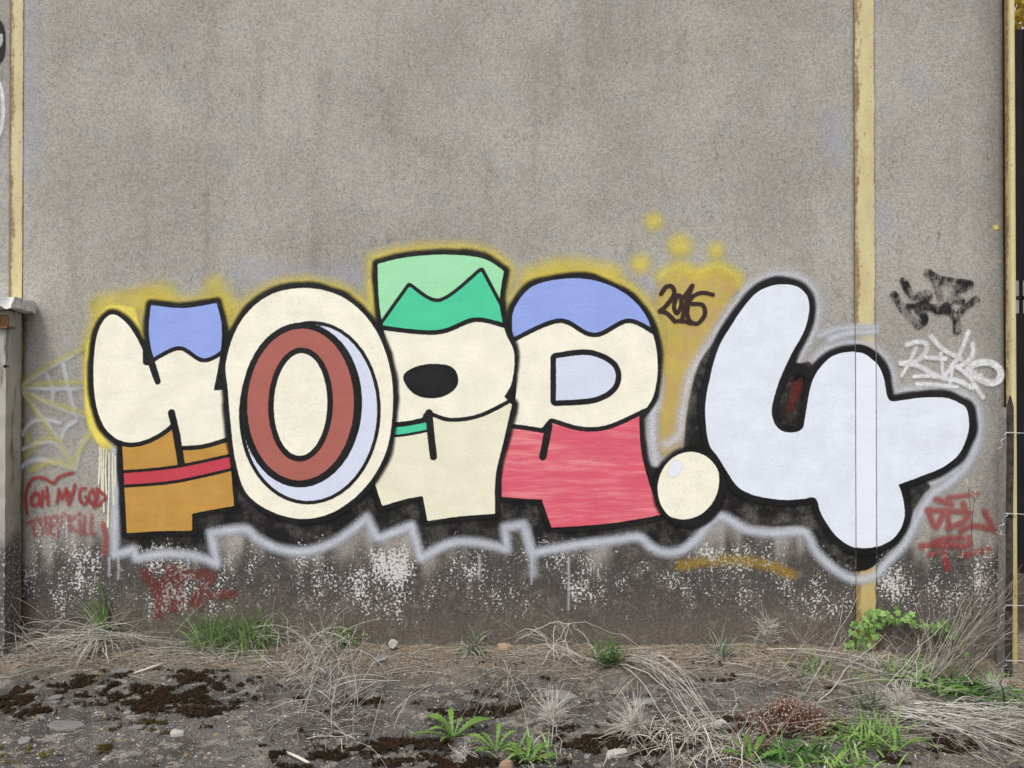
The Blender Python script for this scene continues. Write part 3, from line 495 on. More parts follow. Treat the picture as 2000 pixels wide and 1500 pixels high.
m = MB(); lumpy(m, fx(-290), fx(-26), fy + .02, -.06, -.12, fz(608), .004, 20, 14, 3); world_child(m.build('fence_panel', CON, fence))
m = MB(); lumpy(m, fx(-200, -.3), fx(66, -.05), -.26, -.012, fz(604), fz(584), .014, 22, 24, 5); world_child(m.build('cap', concrete('crumbling_cap', (.6, .6, .58), (.8, .8, .78), .8, (.7, .7, .68)), fence))
m = MB(); bx0, bx1 = fx(-40, -.18), fx(25, -.14); lumpy(m, bx0, bx1, -.195, -.12, fz(640, -.22), fz(636, -.22), .002, 8, 30, 2); lumpy(m, bx0, bx1 - .006, -.18, -.172, fz(636, -.2), fz(614, -.2), .003, 8, 30, 4); world_child(m.build('rusty_bracket', rusty('rusted_angle', (.16, .08, .045), 2.0), fence, False, 'edge'))
m = MB(); q = W3(8, 715, fy - .03); m.tube([(q.x - .01, fy + .03, q.z), (q.x, fy - .02, q.z), (q.x + .014, fy - .035, q.z + .006)], .0035, .003, 6); m.tube([(q.x - .012, fy - .002, q.z), (q.x - .008, fy - .006, q.z)], .011, .009, 8); world_child(m.build('nail', simple('iron_nail', (.02, .018, .016), (.05, .045, .04)), fence))

# angle-iron post with wires, in front of the corner post
ay = -.20; A = lambda px, py, y=ay: W3(px, py, y)
ang = tag(empty('angle_iron_post', (float(wall(1972, 1300, ay)[0]), ay, -.15)), 'dark rusted angle-iron fence post with rounded top before the yellow corner post', 'fence post')
m = MB(); n = 30; zt, zb = A(1975, 773).z, -.35; t_ = .005; vs = []
def shaft(mb, prof, ztop, zbot, rnd):
    for i in range(n):
        u = i / (n - 1); z = zbot + (ztop - zbot) * u; xs = A(1968 + 7 * u, 1000).x; k = 1.0
        if z > ztop - .03: k = math.sqrt(max(0.02, 1 - ((z - ztop + .03) / .03) ** 2))
        for (x, y) in prof: mb.v.append((xs + (x * k), ay + y + .002 * math.sin(z * 9), z)); mb.r.append(rnd)
    w = len(prof)
    for i in range(n - 1):
        for j in range(w): mb.f.append((i * w + j, i * w + (j + 1) % w, (i + 1) * w + (j + 1) % w, (i + 1) * w + j))
    mb.f.append(tuple((n - 1) * w + j for j in range(w)))
shaft(m, [(-.021, 0), (.021, 0), (.021, t_), (-.021, t_)], zt, zb, .8); o = m.build('front_flange', simple('rusted_dark_iron', (.018, .016, .015), (.075, .062, .052), 22, .8, .4, .003), ang, False, 'edge'); world_child(o)
m = MB(); shaft(m, [(-.022, t_ + .0005), (-.017, t_ + .0005), (-.017, .075), (-.022, .075)], zt - .07, zb, .2); world_child(m.build('side_flange', simple('skylit_iron', (.19, .18, .17), (.30, .285, .265), 30), ang, False))  # same iron coloured paler, painting in the sky light on this face
WIRE = simple('galvanised_wire', (.42, .41, .39), (.62, .61, .58), 60, .5)
for i, (py, sag) in enumerate(((845, .0), (1003, .01), (1182, .0), (1290, -.01))):
    m = MB(); p = A(1972, py, ay - .006); m.tube([p + Vector((-.024, .01, 0)), p + Vector((-.02, -.006, .002)), p, p + Vector((.05, .0, -.002)), p + Vector((.3, .01, -.01 - sag)), p + Vector((1.2, .05, -.02))], .0022, .0022, 5)
    pig = [p + Vector((-.02, -.006, 0))]; a = random.uniform(0, 6)
    for k in range(14):
        pig.append(p + Vector((-.03 - .003 * k + .010 * math.cos(a + k * .9), -.01 - .004 * math.sin(k), -.012 - .007 * k + .006 * math.sin(a + k * .8))))
    m.tube(pig, .002, .0018, 5); m.tube([p + Vector((.006 * k - .02, -.004 + .006 * math.sin(k * 1.9), .006 * math.cos(k * 1.9))) for k in range(10)], .0018, .0018, 4)
    tag(m.build('fence_wire', WIRE), ['topmost tie wire knotted round the angle-iron post', 'second tie wire from the top on the angle-iron post', 'third tie wire from the top on the angle-iron post', 'lowest tie wire on the angle-iron post near the weeds'][i], 'wire', 'wires tied to the angle-iron post')

# near-black sheets, their colour standing in for shade in the gate beyond the corner post, pale wall and yellow shrub behind it
gyy = .34; opening = tag(empty('opening_sheets', (3.4, gyy, 0)), 'near-black sheets in place of the dark gate beyond the yellow corner post at the right edge', 'opening')
BLK = simple('opening_shade_black', (.004, .004, .005), (.011, .01, .01), 6, .7, .1); zz = lambda py: float(wall(1990, py, gyy)[1])
for a, b in ((612, 1120), (57, 548)):
    m = MB(); m.box(3.2, 4.9, gyy, gyy + .004, zz(b) if a > 600 else zz(548), zz(a)); 
    for k in range(9): m.box(3.25 + k * .19, 3.28 + k * .19, gyy - .012, gyy - .0005, zz(b), zz(a))
    world_child(m.build('sheet', BLK, opening, False))
m = MB(); xx = float(wall(1996, 600, gyy)[0]); m.box(xx, xx + .012, gyy + .006, gyy + .03, zz(1115), zz(60)); m.box(4.85, 4.9, gyy + .006, gyy + .05, -.2, zz(57)); m.box(3.2, 4.85, gyy + .006, gyy + .03, zz(585), zz(578)); world_child(m.build('opening_frame', BLK, opening, False))
m = MB(); lumpy(m, 3.1, 7.5, 2.4, 2.6, -.4, 3.4, .006, 14, 3); tag(m.build('yard_wall', concrete('pale_yard_concrete', (.5, .5, .48), (.62, .62, .6), .2)), 'pale concrete wall glimpsed behind the black gate', 'wall')

# ================================================================== plants and debris
STRAW = simple('dry_straw_stems', (.10, .082, .062), (.62, .58, .51), 30, .8, 0, attr='rnd', transl=.15); PALE = simple('bleached_stems', (.20, .18, .15), (.76, .73, .67), 30, .8, 0, attr='rnd', transl=.15)
REDST = simple('reddish_stems', (.10, .055, .035), (.26, .16, .10), 30, .8, 0, attr='rnd'); GREEN = simple('grass_green', (.08, .15, .045), (.31, .44, .17), 25, .6, 0, attr='rnd', transl=.3)
GREY = simple('grey_green_grass', (.11, .14, .09), (.32, .36, .24), 25, .7, 0, attr='rnd', transl=.25); LEAF = simple('dandelion_green', (.07, .16, .025), (.19, .33, .07), 25, .5, .1, .002, attr='rnd', transl=.3)
IVY = simple('ivy_green', (.10, .22, .04), (.32, .50, .16), 25, .45, .1, .002, attr='rnd', transl=.25); DKG = simple('weed_green', (.022, .075, .014), (.09, .22, .035), 25, .55, 0, attr='rnd', transl=.25); TWIG = simple('grey_twig', (.13, .11, .09), (.36, .33, .28), 30, .85, 0, attr='rnd')
U = random.uniform
def arc(p, az, el, L, droop, n=7, wob=.12):
    p = Vector(p); d = Vector((math.cos(el) * math.cos(az), math.cos(el) * math.sin(az), math.sin(el))); out = [p.copy()]; s = L / (n - 1)
    for _ in range(n - 1):
        p = p + d * s; out.append(p.copy()); d = (d + Vector((U(-wob, wob), U(-wob, wob), -droop * s / max(L, .05) * 1.0 + U(-wob, wob) * .5))).normalized()
        g = gz(p.x, p.y) + .004
        if p.z < g: p.z = g; d.z = abs(d.z) * .25; d.normalize()
        if p.y > -.014: p.y = -.014 - U(0, .006); d.y = -abs(d.y) * .2
    return out
def towards(a, b, sag=0.0, n=8, wob=.01):
    a, b = Vector(a), Vector(b); out = []
    for i in range(n):
        t = i / (n - 1); p = a.lerp(b, t) + Vector((U(-wob, wob), U(-wob, wob) * .6, sag * 4 * t * (1 - t) + U(-wob, wob))); p.y = min(p.y, -.012); p.z = max(p.z, gz(p.x, p.y) + .003); out.append(p)
    return out
def side_of(pts):
    d = Vector(pts[1]) - Vector(pts[0]); s = d.cross(Vector((U(-.4, .4), U(-.4, .4), 1))); return s if s.length > 1e-6 else Vector((1, 0, 0))
def plant(name, px, py, label, cat, group=None): return tag(empty(name, G(px, py)), label, cat, group)
def kid(mb, name, mat, parent, kind=None):
    o = world_child(mb.build(name, mat, parent)); 
    if kind: o['kind'] = kind
    return o
def tuft(px, py, n, L, w, label, mat=GREEN, el=(.6, 1.5), droop=1.2, rad=.03, dry=0, az=(0, 6.283), name='grass_tuft', dryL=1.0, group='grass tufts along the wall foot'):
    e = plant(name, px, py, label, 'grass', group); b = e.location
    m = MB()
    for _ in range(n):
        q = Vector((b.x + random.gauss(0, rad), min(-.02, b.y + random.gauss(0, rad * .6)), 0)); q.z = gz(q.x, q.y) - .003; pts = arc(q, U(*az), U(*el), L * U(.45, 1.1), droop * U(.5, 1.4), 7); m.blade(pts, w * U(.6, 1.2), side_of(pts), U(0, 1))
    kid(m, 'blades', mat, e, 'stuff')
    if dry:
        m = MB()
        for _ in range(dry):
            q = Vector((b.x + random.gauss(0, rad * 1.2), min(-.02, b.y + random.gauss(0, rad)), 0)); q.z = gz(q.x, q.y); pts = arc(q, U(0, 6.283), U(.1, 1.2), L * dryL * U(.3, 1), U(1.5, 3.5), 7); m.blade(pts, w * U(.4, .9), side_of(pts), U(.2, 1))
        kid(m, 'dry_blades', STRAW, e, 'stuff')
    return e
tuft(230, 1240, 30, .52, .006, 'tall green grass clump with straw skirt below the red scrawl', el=(1.05, 1.56), droop=1.5, rad=.018, dry=110, dryL=.75)
tuft(425, 1256, 220, .27, .0035, 'dense bright green grass tuft below the faded red tag, left one', el=(.35, 1.45), rad=.07, dry=60); tuft(490, 1256, 240, .30, .0035, 'dense bright green grass tuft below the faded red tag, right one', el=(.35, 1.45), rad=.07, dry=60)
tuft(921, 1272, 60, .22, .003, 'grey-green grass tuft by the small clay lump', GREY, (.3, 1.4), 1.6, .02, 60); tuft(1410, 1284, 50, .26, .003, 'thin grey-green grass tuft below the ochre arc', GREY, (.5, 1.4), 1.0, .02, 50)
tuft(1770, 1325, 70, .34, .009, 'broad-bladed green grass right of the yellow beam foot', GREEN, (.1, .9), 1.5, .09, 30); tuft(1590, 1315, 70, .16, .004, 'small olive grass tuft left of the ivy', GREEN, (.4, 1.4), 1.5, .06, 60)
tuft(1690, 1440, 80, .2, .006, 'lush light-green grass tuft beside the red-brown dried stonecrop', GREEN, (.3, 1.3), 1.4, .08, 20, group='grass tufts in the foreground'); tuft(1700, 1385, 60, .20, .004, 'bluish-green spiky tuft above the lush light-green one', GREY, (.5, 1.4), .8, .03, 10, group='grass tufts in the foreground')
tuft(1900, 1360, 130, .26, .008, 'green weedy grass patch at the foot of the corner post', DKG, (.2, 1.0), 1.5, .13, 60); tuft(1555, 1478, 130, .14, .006, 'low leafy green patch at the bottom edge near the stonecrop', DKG, (.2, 1.2), 1.5, .11, 40, group='grass tufts in the foreground')
tuft(1355, 1455, 10, .3, .004, 'tangled clump of bleached dry grass at the bottom centre', STRAW, (.6, 1.4), 1.5, .12, 260, group='grass tufts in the foreground', name='dry_grass_clump'); tuft(1720, 1300, 20, .2, .004, 'bleached dry tuft at the foot of the yellow beam', STRAW, (.4, 1.4), 1.5, .04, 120, name='dry_grass_clump')
tuft(40, 1215, 60, .2, .008, 'dark green weed clump at the foot of the concrete fence post', DKG, (.3, 1.3), 1.3, .07, 30); tuft(1035, 1478, 60, .15, .006, 'green leafy clump under the bleached seed heads, at the bottom edge', GREEN, (.3, 1.2), 1.3, .05, 30, group='grass tufts in the foreground')

LIMEG = simple('lush_green', (.11, .23, .04), (.33, .50, .14), 25, .55, 0, attr='rnd', transl=.3)
tuft(1695, 1450, 60, .19, .007, 'brightest lime-green broad grass tuft at the lower right', LIMEG, (.3, 1.3), 1.2, .07, 10, group='grass tufts in the foreground'); tuft(1640, 1495, 60, .11, .007, 'lime-green low grass at the bottom edge right of the stonecrop', LIMEG, (.3, 1.3), 1.2, .10, 20, group='grass tufts in the foreground')
# dandelion rosettes: every leaf a part
def toothed(L, Wd, teeth, bend):
    m = MB(); n = teeth * 2 + 1; vs = []; 
    for i in range(n + 1):
        t = i / n; w = Wd * (.18 + .95 * t ** .8) * (1 - max(0, t - .75) / .25 * .9) * (1.0 if i % 2 else .55); x = L * (t - (.03 if i % 2 else 0)); z = bend * math.sin(t * 2.2) * L * .35 - .12 * L * t * t
        vs += [(x, -w, z + w * .25), (x + .012 * L, 0, z - .002), (x, w, z + w * .25)]
    fs = [(i * 3 + j, (i + 1) * 3 + j, (i + 1) * 3 + j + 1, i * 3 + j + 1) for i in range(n) for j in (0, 1)]; m.add(vs, fs, U(.2, .9)); me = m.build('leaf', LEAF); d = me.data; bpy.data.objects.remove(me); return d
LM = [toothed(.20, .023, 7, b) for b in (.5, .8, .3)]
def rosette(px, py, label, leaves, s=1.0, group='dandelion rosettes in the foreground'):
    e = plant('dandelion_plant', px, py, label, 'plant', group)
    for az, k in leaves:
        o = bpy.data.objects.new('leaf', random.choice(LM)); C.objects.link(o); o.parent = e; o.rotation_euler = (U(-.25, .25), -U(.1, .5), az); o.scale = (k * s * .86 * U(.8, 1.1), k * s * U(.7, 1.0), k * s * U(.7, 1.2)); o.location = (.01 * math.cos(az), .01 * math.sin(az), .006)
    return e
rosette(885, 1442, 'larger bright green dandelion rosette with toothed leaves, left of the pair', [(2.9, 1.0), (2.5, 1.1), (2.1, 1.0), (1.7, .9), (3.3, 1.15), (3.7, .9), (.5, 1.0), (.1, 1.05), (4.3, .8), (5.4, .7), (1.2, .7)])
rosette(968, 1468, 'smaller dandelion rosette to the right of the larger one', [(2.8, .8), (3.3, .9), (2.2, .8), (1.4, .8), (.6, .8), (.0, .7), (5.5, .8), (4.4, .7), (3.9, .8)])
rosette(1030, 1492, 'dandelion leaves at the bottom edge below the seed heads', [(a, .8) for a in (0, .7, 1.5, 2.3, 3.0, 3.8, 5.2)]); rosette(1470, 1492, 'broad toothed leaves at the bottom edge under the reddish twigs', [(a, .9) for a in (.2, .9, 1.5, 2.0, 2.7, 3.2)])
rosette(1835, 1360, 'toothed green leaves among dry stalks right of the beam', [(a, .9) for a in (.1, 1.0, 2.4, 3.1, 3.8, 5.6)], group='dandelion rosettes near the corner'); rosette(1930, 1350, 'toothed green leaves at the foot of the angle-iron post', [(a, 1.0) for a in (.1, 1.0, 2.4, 3.1, 3.8, 5.6)], group='dandelion rosettes near the corner'); rosette(1750, 1470, 'toothed leaves beneath the fan of pale stalks', [(a, .9) for a in (.1, 1.2, 2.2, 3.1, 4.2)])

# leafy weeds with feathery foliage
def weed(px, py, label, w, h, n, mat=DKG):
    e = plant('leafy_weed', px, py, label, 'plant', 'leafy weeds at the wall foot'); b = e.location; st = MB(); lf = MB()
    for k in range(max(5, n // 28)):
        pts = arc(b + Vector((U(-w, w) * .3, U(-.02, .01), 0)), U(0, 6.28), U(.6, 1.5), h * U(.6, 1.15), .7, 7); st.tube(pts, .002, .0008, 4, U(0, 1))
        for _ in range(28):
            p = random.choice(pts[1:]) + Vector((U(-1, 1), U(-1, 1), U(-.6, 1))) * w * .32; p.y = min(p.y, -.02); a = U(0, 6.28); u = Vector((math.cos(a), math.sin(a), U(-.3, .6))) * U(.010, .022); v = u.cross(Vector((U(-.5, .5), U(-.5, .5), 1))).normalized() * u.length * .42
            lf.add([p, p + u * .5 + v, p + u, p + u * .5 - v], [(0, 1, 2), (0, 2, 3)], U(0, 1))
    kid(st, 'stem', DKG, e); kid(lf, 'foliage', mat, e, 'stuff')
weed(670, 1262, 'small bright green leafy weed left of the upright white stone', .10, .17, 300, GREEN); weed(1190, 1300, 'dark green leafy weed with black stems in the middle of the wall foot', .13, .17, 420); weed(105, 1215, 'low dark green weed right of the concrete fence post', .09, .10, 200); weed(1850, 1340, 'low green weed behind the dry stalks at the right', .14, .10, 260)

# ivy at the beam foot: every leaf a part
def ivy_mesh():
    pr = [(0, -.12), (.28, -.3), (.55, -.1), (.42, .12), (.62, .42), (.28, .42), (0, 1.0), (-.28, .42), (-.62, .42), (-.42, .12), (-.55, -.1), (-.28, -.3)]
    m = MB(); m.add([(0, .15, .06)] + [(x, y, -.10 * (abs(x) + abs(y) * .4)) for x, y in pr], [(0, 1 + i, 1 + (i + 1) % 12) for i in range(12)], .5); o = m.build('leaf', IVY); d = o.data; bpy.data.objects.remove(o); return d
IM = []
for r_ in (.1, .4, .7, 1.0):
    d = ivy_mesh(); d.attributes['rnd'].data.foreach_set('value', [r_] * len(d.vertices)); IM.append(d)
ivy = tag(empty('ivy_plant', G(1660, 1290)), 'trailing green ivy climbing round the foot of the yellow beam', 'plant')
def ivy_run(pp, nleaf):
    pts = [W3(a, b, -.03) for a, b in pp]; m = MB(); m.tube(pts, .003, .0015, 4, .3); world_child(m.build('stem', DKG, ivy))
    for _ in range(nleaf):
        k = U(0, len(pts) - 1.001); i = int(k); p = pts[i].lerp(pts[i + 1], k - i) + Vector((U(-.05, .05), U(-.05, 0), U(-.04, .05))); o = bpy.data.objects.new('leaf', random.choice(IM)); C.objects.link(o); o.parent = ivy
        o.location = p - ivy.location; s = U(.022, .040); o.scale = (s, s, s); o.rotation_euler = (math.radians(90) + U(-.7, .3), U(-.5, .5) , U(-.5, .5)); o.rotation_euler.rotate_axis('Z', U(0, 6.28))
ivy_run([(1650, 1280), (1660, 1255), (1672, 1228), (1690, 1212), (1712, 1205), (1740, 1198)], 64); ivy_run([(1700, 1215), (1725, 1203), (1760, 1208), (1790, 1215), (1828, 1228), (1860, 1240)], 44); ivy_run([(1640, 1280), (1662, 1270), (1685, 1262), (1695, 1240), (1690, 1215)], 44); ivy_run([(1830, 1225), (1860, 1255), (1880, 1280)], 12)

# dry stalks, seed heads and twigs
WHB = simple('bleached_bristles', (.42, .39, .34), (.86, .83, .78), 30, .8, 0, attr='rnd', transl=.2)
def seed_head(px, py, label, r, n, h=.03, mat=WHB):
    e = plant('seed_head', px, py, label, 'plant', 'bleached seed heads'); m = MB(); b = e.location
    m.tube([b + Vector((0, 0, -.005)), b + Vector((0, 0, h))], .004, .003, 5, .4); kid(m, 'stalk', STRAW, e); m = MB(); CL = [(U(0, 6.28), U(-.1, 1.3), U(.5, 1.1)) for _ in range(11)]
    for _ in range(n):
        cl = random.choice(CL); pts = arc(b + Vector((random.gauss(0, .012), random.gauss(0, .01), h * U(0, 1))), cl[0] + random.gauss(0, .35), cl[1] + random.gauss(0, .3), r * U(.25, 1.15) * cl[2], U(-.8, 1.6), 6, .28); m.tube(pts, .0014, .0007, 3, U(0, 1))
    kid(m, 'bristles', mat, e, 'stuff')
seed_head(1078, 1420, 'pale spiky seed head with long rays above the bottom green clump', .17, 190, .06); seed_head(1240, 1440, 'wide pale bristly seed head in the middle foreground', .17, 260, .07); seed_head(1150, 1372, 'small tan seed head behind the two pale ones', .08, 60, .02, STRAW)
seed_head(1500, 1262, 'pale bristly seed head against the wall left of the ivy', .15, 170, .14); seed_head(1762, 1395, 'pale bristly head at the root of the stalk fan', .17, 260, .06); seed_head(1655, 1300, 'pinkish dry seed head at the left side of the beam foot', .10, 110, .02)
seed_head(1945, 1370, 'pale bristly head near the corner post', .15, 200, .07); seed_head(905, 1478, 'fluffy pale seed clump between the two dandelions', .08, 120, .01)
def stalks(name, label, runs, mat, r, cat='dry stalks', group=None, twigs=0, sag=.02, base=None):
    e = tag(empty(name, runs[0][0]), label, cat, group); 
    for a, b, s in runs:
        m = MB(); pts = towards(a, b, s, 9); m.tube(pts, r * U(.7, 1.2), r * .4, 4, U(0, 1))
        for _ in range(twigs):
            q = random.choice(pts[3:]); d = (pts[-1] - pts[0]).normalized(); t2 = towards(q, q + (d + Vector((U(-.8, .8), U(-.6, .3), U(-.5, .8)))) * U(.05, .16), 0, 4, .004); m.tube(t2, r * .45, r * .25, 3, U(0, 1))
        kid(m, 'stem', mat, e)
    return e
GV = lambda px, py, y: W3(px, py, y)
stalks('dead_shrub', 'bare dead shrub leaning towards the corner post', [(G(U(1790, 1860), U(1330, 1345)), GV(U(1880, 1985), U(1110, 1300), U(-.45, -.05)), U(-.05, .08)) for _ in range(30)], TWIG, .0030, 'shrub', None, 6)
stalks('stalk_fan', 'fan of long pale dry stalks lying towards the bottom right corner', [(G(U(1735, 1770), U(1390, 1420), .05), G(U(1900, 2080), U(1395, 1500), U(.0, .06)), U(.0, .05)) for _ in range(30)] + [(G(U(1740, 1900), U(1385, 1440), .03), G(U(1800, 2080), U(1380, 1500), U(.0, .05)), U(.0, .05)) for _ in range(34)], PALE, .0026, group=None, twigs=2)
stalks('long_stalks', 'long pale stalks lying from mid foot of wall across the beam foot', [(G(1500, 1290, .04), GV(1860, 1330, -.30), .05), (G(1500, 1284, .05), GV(1790, 1305, -.22), .03), (G(1560, 1292, .06), GV(1960, 1420, -.6), .06), (G(1880, 1340, .02), GV(1990, 1220, -.3), .03), (G(1570, 1360, .0), GV(1700, 1130, -.12), .02), (G(1600, 1370, .0), GV(1730, 1240, -.12), .02)], PALE, .0035, twigs=2)
stalks('reddish_twigs', 'thin reddish-brown twigs slanting up at the lower right', [(G(U(1400, 1460), 1500), GV(U(1500, 1720), U(1180, 1400), U(-1.0, -.6)), U(-.02, .03)) for _ in range(9)], REDST, .0026, 'twigs', None, 2)
stalks('arched_stalks', 'arching pale stalks right of the dark green weed', [(G(U(1195, 1260), U(1285, 1300)), G(U(1320, 1440), U(1370, 1470)), U(.06, .16)) for _ in range(16)], PALE, .003, twigs=2)
stalks('arched_stalks', 'arched dry umbel stalks left of the dark green weed', [(G(U(1080, 1190), U(1285, 1305)), GV(U(1000, 1130), U(1215, 1330), U(-.3, -.06)), U(.02, .10)) for _ in range(20)] + [(GV(1115, 1216, -.1), GV(1225, 1250, -.14), .03), (GV(1115, 1216, -.1), GV(1080, 1320, -.3), .0), (GV(1115, 1216, -.1), GV(1005, 1258, -.1), .04), (G(1060, 1300), GV(1115, 1216, -.1), .02)], PALE, .0028, twigs=2)
stalks('straggling_stems', 'thin straggling dry stems over bare concrete right of the dandelions', [(G(U(940, 1060), U(1280, 1400)), G(U(860, 1100), U(1330, 1460), U(.0, .1)), U(.0, .08)) for _ in range(22)], STRAW, .002, twigs=2)
def tangle():
    e = plant('dry_weed_tangle', 620, 1300, 'big tangle of curved dry stems on the concrete left of centre', 'plant'); m = MB()
    for k in range(150):
        t = random.random(); q = G(560 + 110 * t + random.gauss(0, 50), 1250 + 200 * t + random.gauss(0, 15), U(0, .05)); pts = arc(q, U(0, 6.28), U(.1, 1.3), U(.12, .40), U(.1, 1.4), 8, .16); m.tube(pts, .0024 * U(.5, 1.2), .0010, 3, U(0, 1))
        if random.random() < .6: m.tube(arc(pts[4], U(0, 6.28), U(-.2, 1.2), U(.06, .16), .4, 5, .12), .0014, .0008, 3, U(0, 1))
    for k in range(34):
        q = G(U(580, 660), U(1255, 1300)); m.tube(arc(q, U(-2.6, -.4), U(.6, 1.4), U(.25, .55), U(.8, 2.0), 9, .12), .0028, .0012, 4, U(.2, 1))
    kid(m, 'stems', PALE, e, 'stuff')
tangle()
stalks('standing_stems', 'thin upright dry stems standing before the wall left of the ivy', [(G(U(1480, 1680), U(1285, 1350)), GV(U(1480, 1720), U(1190, 1290), U(-.3, -.05)), U(-.03, .04)) for _ in range(26)], STRAW, .0020, twigs=2)
stalks('standing_stems', 'thin upright dry stems standing between the ivy and the dead shrub', [(G(U(1720, 1850), U(1300, 1350)), GV(U(1700, 1900), U(1180, 1300), U(-.3, -.05)), U(-.03, .04)) for _ in range(26)], PALE, .0020, twigs=2)
stalks('lying_stems', 'dry stems lying across the right foreground weeds', [(G(U(1450, 1950), U(1340, 1480), .02), G(U(1450, 2050), U(1340, 1490), U(.02, .16)), U(.0, .06)) for _ in range(24)], STRAW, .0019, twigs=1)
stalks('lying_stems', 'grey dry stems over the moss in the middle foreground', [(G(U(1040, 1480), U(1360, 1490), .01), G(U(1040, 1480), U(1340, 1490), U(.02, .16)), U(.0, .07)) for _ in range(26)], STRAW, .0019, twigs=1)
stalks('long_straw', 'long pale straw blades fanning left from the tall grass clump', [(G(U(190, 330), U(1262, 1275), .06), G(U(-60, 140), U(1240, 1320), U(.02, .12)), U(.0, .07)) for _ in range(14)] + [(G(U(0, 330), U(1262, 1280), .02), GV(U(-20, 360), U(1195, 1260), -.12), U(-.02, .05)) for _ in range(22)], PALE, .0019)
um = tag(empty('dry_umbel', G(1895, 1300)), 'thin dead umbel stalk standing before the spotty red tag', 'plant')
m = MB(); b = G(1895, 1310); s1 = [b, GV(1902, 1150, -.32), GV(1898, 1040, -.33), GV(1892, 955, -.34)]; m.tube(s1, .0032, .002, 5, .1); s2 = [GV(1898, 1040, -.33), GV(1900, 1000, -.34), GV(1903, 978, -.35)]; m.tube(s2, .0022, .0016, 4, .1); s3 = [b + Vector((.02, 0, 0)), GV(1918, 1120, -.32), GV(1955, 1046, -.33)]; m.tube(s3, .0022, .0014, 4, .2); kid(m, 'stem', REDST, um)
m = MB()
for tip, n_, L in ((s1[-1], 16, .075), (s2[-1], 22, .10), (s3[-1], 9, .04), (GV(1880, 1090, -.33), 8, .05)):
    for _ in range(n_): m.tube(arc(tip, U(0, 6.28), U(.0, 1.3), L * U(.5, 1), .2, 4, .1), .0013, .0009, 3, U(.3, 1))
kid(m, 'umbel_rays', PALE, um, 'stuff')

# loose straw at the wall foot
m = MB()
for _ in range(800):
    z_ = random.random(); px, py = (U(-20, 420), random.gauss(1268, 18)) if z_ < .45 else ((U(380, 1000), random.gauss(1284, 14)) if z_ < .62 else ((U(1000, 1700), random.gauss(1294, 14)) if z_ < .8 else (U(1500, 2000), random.gauss(1400, 40))))
    p = G(px, min(max(py, 1262), 1490), .004); az = random.gauss(0, .5) + (math.pi if random.random() < .5 else 0); L = U(.08, .42); a = U(-.05, .25); pts = arc(p, az, a, L, .5, 6, .06); m.tube(pts, U(.0012, .0026), .0010, 3, U(0, 1))
for _ in range(1000):
    px, py = random.choice(((U(-20, 1000), random.gauss(1280, 16)), (U(1000, 2000), random.gauss(1310, 30)), (U(1000, 2000), U(1340, 1498)), (U(480, 760), U(1270, 1440))))
    p = G(px, min(max(py, 1262), 1496), .003); m.tube(arc(p, U(0, 6.28), U(-.1, .5), U(.02, .11), .5, 4, .15), U(.0008, .0018), .0008, 3, random.random() ** 1.4)
for _ in range(46):
    p = G(U(-20, 330), U(1262, 1290)); m.tube(arc(p, U(-.6, 3.7), U(.3, 1.2), U(.2, .5), U(.2, 1.6), 7, .05), .0024, .0012, 3, U(.2, 1))
tag(m.build('fallen_straw', STRAW), 'loose grey straw lying along the foot of the wall', 'straw', kind='stuff')

# moss cushions on the concrete
def to_px(x, y): d = y - CAMY; return 1000 + x * FPX / d, 761 + (CAMZ - gh(x, y)) * FPX / d
MD = [(150, 1345, 210, 28, .98), (330, 1368, 180, 40, .98), (40, 1380, 110, 32, 1.0), (250, 1410, 190, 24, .8), (400, 1330, 90, 22, .8), (20, 1455, 60, 20, .9), (80, 1465, 60, 16, .8), (190, 1462, 50, 14, .75), (620, 1475, 160, 26, .85), (780, 1455, 120, 26, .8), (700, 1370, 60, 14, .55), (830, 1370, 60, 16, .6), (960, 1390, 90, 24, .7), (1130, 1440, 120, 30, .85), (1300, 1445, 210, 34, 1.12), (1480, 1430, 140, 26, .9), (1880, 1455, 160, 30, .9), (460, 1450, 60, 12, .5), (1000, 1490, 300, 16, .8)]
def moss_d(px, py):
    d = np.full(np.shape(px), .12)
    for cx, cy, a, b, s in MD: d = np.maximum(d, s * np.exp(-(((px - cx) / a) ** 2 + ((py - cy) / b) ** 2)))
    return d
def moss_h(x, y):
    px, py = to_px(x, y); n =   .36 * fbm(x * 5.5 + 2, y * 7.5 + 3, 4) + .40 * fbm(x * 17, y * 24, 4) + .24 * fbm(x * 62, y * 70, 3); return np.clip((n - (.664 - .245 * moss_d(px, py))) * 7, 0, 1)
mx = np.arange(-2.7, 2.9, .008); my = np.arange(-1.75, -.22, .008); MX, MY = np.meshgrid(mx, my); H = moss_h(MX, MY)
MZ = gh(MX, MY) - .004 + np.sqrt(H) * .022 + H * .014 * (vnoise(MX * 110, MY * 110) - .5); kk = H > .01; keep = kk[:-1, :-1] & kk[1:, :-1] & kk[:-1, 1:] & kk[1:, 1:]
hue = np.clip(fbm(MX * 2.1 + 9, MY * 2.1, 3) * 1.8 - .55, 0, 1)
PXm, PYm = to_px(MX, MY); oliv = np.exp(-((PXm - 60) / 130) ** 2) * sstep(1425, 1445, PYm); oliv = np.maximum(oliv, np.exp(-((PXm - 290) / 60) ** 2) * sstep(1400, 1420, PYm) * .6)
MOSS = NT('moss_cushion'); n1 = MOSS.noise(260, 2, .7); n2 = MOSS.noise(30, 3, .6)
